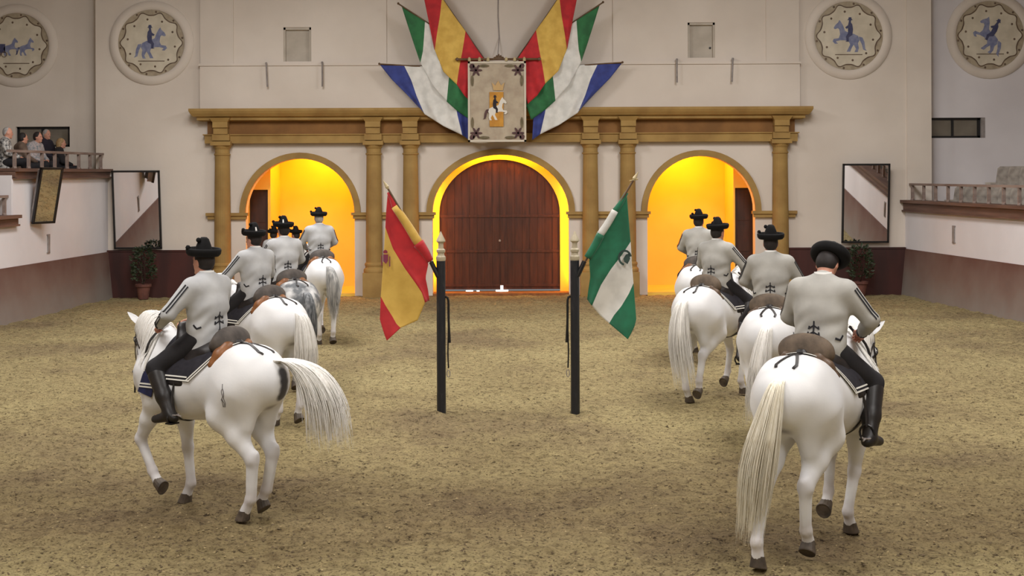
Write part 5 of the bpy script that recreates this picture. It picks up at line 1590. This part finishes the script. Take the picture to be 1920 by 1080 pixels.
# ------------------------------------------------------------------ the ride
D_ = math.radians
HANG = dict(p=[(-.78, 0, 1.43), (-.90, 0, 1.40), (-.97, 0, 1.22), (-.98, 0, .90), (-.95, 0, .48)], w=[.03, .055, .085, .10, .07], fan=(.7, 1.0))
RIDE = [
    dict(X=-2.79, Y=12.72, h=-58, rs=1.0, legs=dict(LF='lift2', RF='mid', LH='stand', RH='toe2'), bend=-.45, dz=-.05, brand=True, navy=1, mane=1, lab='nearest left file',
         tail=dict(p=[(-.76, 0, 1.42), (-.92, -.05, 1.46), (-1.10, -.13, 1.36), (-1.22, -.20, 1.10), (-1.26, -.23, .74)], w=[.03, .09, .15, .19, .21], fan=(.8, 1.0), n=620), tm=None,
         lb=('nearest white horse of the left file, branded thigh and tail swept out to the right', 'dark saddle with tan rolls and white-edged black cloth on the nearest left horse', 'black leather bridle on the nearest horse of the left file'),
         J=dict(lo=.05), rl='rider on the nearest horse of the left file, grey jacket and black hat'),
    dict(X=-3.22, Y=17.45, h=-46, legs=dict(LF='stand', RF='lift', LH='stand', RH='toe'), tail=dict(p=[(-.78, 0, 1.43), (-.90, -.02, 1.38), (-.96, -.03, 1.15), (-.97, -.04, .85), (-.95, -.04, .5)], w=[.03, .08, .13, .15, .12], fan=(.7, 1)), mane=1,
         lb=('second white horse of the left file, rounded white rump beside the swept tail', 'grey-brown saddle with tan rolls on the second horse of the left file', 'black leather bridle on the second horse of the left file'),
         J=dict(lo=.05, hyaw=.25), feather=True, rl='rider on the second horse of the left file, left sleeve braid showing'),
    dict(X=-3.34, Y=20.35, h=-30, legs=dict(LF='stand', RF='back', LH='toe', RH='stand'), tail=HANG, coat='dapple', tm=M_HAIRG, mane=1,
         lb=('dapple grey horse with a grey tail, third in the left file', 'dark saddle with a tan roll on the dapple grey horse', 'black leather bridle on the dapple grey horse'),
         J=dict(hyaw=.2), feather=True, rl='rider in grey jacket on the dapple grey horse'),
    dict(X=-3.56, Y=25.6, h=-18, legs=dict(LF='stand', RF='lift', LH='stand', RH='toe'), tail=dict(p=[(-.78, 0, 1.45), (-.90, -.03, 1.42), (-.97, -.06, 1.22), (-.98, -.08, .90), (-.95, -.08, .5)], w=[.03, .06, .10, .11, .08], fan=(.7, 1.0)), tm=M_HAIRM, mane=1,
         lb=('farthest white horse of the left file with a grey-streaked tail, before the left arch', 'dark saddle on the farthest horse of the left file', 'black leather bridle on the farthest horse of the left file'),
         J=dict(), hair='s', rl='silver-haired rider on the farthest horse of the left file, framed by the yellow arch'),
    dict(X=2.55, Y=11.55, h=33, hs=1.02, legs=dict(LF='lift', RF='mid', LH='far', RH='toe2'), bend=-.12, dz=-.12, mane=-1, cantle=M_CANTLE2,
         tail=dict(p=[(-.78, 0, 1.44), (-.90, .0, 1.40), (-.98, .03, 1.18), (-1.03, .10, .80), (-1.05, .15, .30)], w=[.03, .06, .10, .145, .12], fan=(.7, 1.0), n=620), tm=M_HAIRC,
         lb=('nearest white horse of the right file, long cream tail and right ear showing', 'brown hide saddle on the nearest horse of the right file', 'black leather bridle on the nearest horse of the right file'),
         J=dict(hpitch=.80, ro=.04, lean=.12), rs=1.06, collar=True, hair='d', jk=1, rl='rider with bowed head on the nearest horse of the right file'),
    dict(X=2.98, Y=16.0, h=13, legs=dict(LF='lift', RF='stand', LH='stand', RH='toe'), mane=-1, cantle=M_CANTLE2,
         tail=dict(p=[(-.78, 0, 1.43), (-.90, .01, 1.38), (-.97, .05, 1.15), (-.98, .10, .80), (-.95, .14, .40)], w=[.03, .07, .11, .13, .12], fan=(.7, 1.0)), tm=M_HAIRW,
         lb=('second white horse of the right file, straight tail and rump half hidden', 'brown hide saddle on the second horse of the right file', 'black leather bridle on the second horse of the right file'),
         J=dict(ro=.03), jk=1, rl='rider on the second horse of the right file, upright with black brimmed hat'),
    dict(X=2.78, Y=18.95, h=38, legs=dict(LF='lift', RF='stand', LH='stand', RH='lift'), mane=-1, cantle=M_CANTLE2,
         tail=dict(p=[(-.78, 0, 1.43), (-.90, .0, 1.38), (-.98, .0, 1.15), (-1.0, -.02, .80), (-1.0, -.10, .34)], w=[.03, .08, .13, .16, .16], fan=(.7, 1.0), n=460), tm=M_HAIRW,
         lb=('third white horse of the right file with one hind leg lifted and a full tail', 'brown saddle with dark straps on the third horse of the right file', 'black leather bridle on the third horse of the right file'),
         J=dict(ro=.06, hyaw=-.2), jk=1, rl='rider on the third horse of the right file, right arm held forward'),
    dict(X=3.12, Y=23.2, h=12, legs=dict(LF='stand', RF='lift', LH='stand', RH='toe'), mane=-1, tail=HANG, tm=M_HAIRW,
         lb=('farthest white horse of the right file, mostly hidden, before the right arch', 'dark saddle on the farthest horse of the right file', 'black leather bridle on the farthest horse of the right file'),
         J=dict(hyaw=-.3), jk=1, rl='farthest rider of the right file, partly hidden behind the next rider'),
]
for i, r in enumerate(RIDE):
    h = D_(r['h']); far = r['Y'] > 17
    build_horse(i, r['X'], r['Y'], h, r['legs'], r['tail'], r['lb'], r.get('bend', 0), r.get('dz', -.04), r.get('coat', 'white'), r.get('tm'), r.get('hs', .985), r.get('brand', False), r.get('cantle'), .022 if far else .016, r['mane'], r.get('navy', 0))
    fx, fy = math.sin(h), math.cos(h)
    look = dict(uniform=True, boots=True, spurs=True, hat=True, hair=M_HAIRS if r.get('hair') == 's' else M_HAIRD, top=M_JACK2 if r.get('jk') else M_JACK, feather=r.get('feather'))
    sc = r.get('rs', .97)
    person((r['X'] + fx * .02, r['Y'] + fy * .02, 1.485), PI / 2 - h, rider_joints(**r['J']), look, r['rl'], 'riders in grey jackets', scale=sc, vox=.018 if far else .014)


def stand_joints(hyaw=0.0):
    return dict(pelvis=(0, 0, .95), chest=(0, 0, 1.27), neck=(.01, 0, 1.48), head=(.04, 0, 1.62), hipL=(0, .10, .92), hipR=(0, -.10, .92), knL=(.02, .11, .50), knR=(.02, -.11, .50), anL=(-.01, .12, .09), anR=(-.01, -.12, .09), toL=(.15, .14, .05), toR=(.15, -.14, .05),
                shL=(0, .185, 1.41), shR=(0, -.185, 1.41), elL=(-.02, .27, 1.14), elR=(-.02, -.27, 1.14), wrL=(.14, .25, .92), wrR=(.14, -.25, .92), hyaw=hyaw)


for (xp, Y, hy, lb) in ((556, 33.2, D_(-60), 'standing attendant in a black hat before the yellow arch, face turned right'), (512, 33.4, D_(20), 'standing attendant in a black hat hidden behind the dapple horse\'s rider')):
    person((WX(xp, Y), Y, 0), PI / 2 - hy, stand_joints(), dict(uniform=True, boots=True, hat=True, hem=.84), lb, 'attendants on foot by the left arch', vox=.02)


# ------------------------------------------------------------------ spectators in the raised left box
def sit_joints(lean=0.0, hyaw=0.0):
    return dict(pelvis=(0, 0, .50), chest=(.02 + lean * .3, 0, .80), neck=(.03 + lean * .5, 0, 1.01), head=(.07 + lean * .6, 0, 1.15), hipL=(.05, .10, .50), hipR=(.05, -.10, .50), knL=(.45, .13, .50), knR=(.45, -.13, .50), anL=(.42, .13, .09), anR=(.42, -.13, .09), toL=(.58, .14, .05), toR=(.58, -.14, .05),
                shL=(lean * .45, .18, .94), shR=(lean * .45, -.18, .94), elL=(.10, .25, .70), elR=(.10, -.25, .70), wrL=(.32, .12, .60), wrR=(.32, -.12, .60), hyaw=hyaw)


TOPS = [mat('shirt_check', S(40, 40, 44), S(200, 196, 190), rough=.9, scale=18), mat('shirt_olive_brown', S(120, 100, 86), S(96, 78, 66), rough=.9, scale=7), mat('shirt_floral', S(120, 130, 134), S(186, 170, 168), rough=.9, scale=22),
        mat('shirt_dark_navy', S(40, 34, 48), S(30, 26, 38), rough=.9, scale=7), mat('top_black', S(34, 30, 32), rough=.9)]
HR = [M_HAIRS, M_HAIRD, M_HAIRD, M_HAIRS, M_HAIRB]
M_CHAIR = mat('chair_wood', S(96, 66, 48), S(74, 50, 38), rough=.6, scale=5)
SPL = ['bald spectator in a checked shirt at the photo\'s left edge', 'dark-haired spectator in a brown top behind the balustrade', 'dark-haired spectator in a pale patterned top leaning on the balustrade', 'silver-haired spectator in a dark navy top, sitting highest', 'blond spectator in black nearest the end wall']
for i, (xp, X, dz, yaw, hy) in enumerate(((9, -11.4, .03, -20, .3), (38, -11.55, -.05, -60, 0), (62, -11.4, -.02, 30, .2), (84, -11.75, .10, 35, -.1), (110, -11.4, -.12, -30, .1))):
    Y = X * FPX / (xp - 960)
    f = D_(90 + yaw * .6)                                     # facing the arena (+x)
    person((X, Y, 2.85 + dz), PI / 2 - f, sit_joints(.12 if i == 2 else 0, hy), dict(top=TOPS[i], hair=HR[i], bald=(i == 0), cut=False, topname='shirt', long=(i == 4)), SPL[i], 'spectators in the left box', vox=.02)
    ch = empty('spectator_chair', (X, Y, 2.85), PI / 2 - f); tag(ch, 'brown wooden chair under the %s' % ('bald spectator', 'dark-haired spectator in brown', 'spectator in the pale patterned top', 'silver-haired spectator', 'blond spectator')[i], 'chair', 'chairs in the left box')
    zs = .36 + dz
    mb = MB(); mb.box(-.2, .24, -.22, .22, zs - .03, zs); mb.build('seat', M_CHAIR, ch)
    for lx in (-.17, .2):
        for ly in (-.19, .19): MB().box(lx - .02, lx + .02, ly - .02, ly + .02, 0, zs - .03).build('leg', M_CHAIR, ch)
    mb = MB(); mb.box(-.24, -.2, -.2, .2, zs + .25, zs + .5); mb.box(-.235, -.2, -.19, -.15, zs, zs + .3); mb.box(-.235, -.2, .15, .19, zs, zs + .3); mb.build('backrest', M_CHAIR, ch)
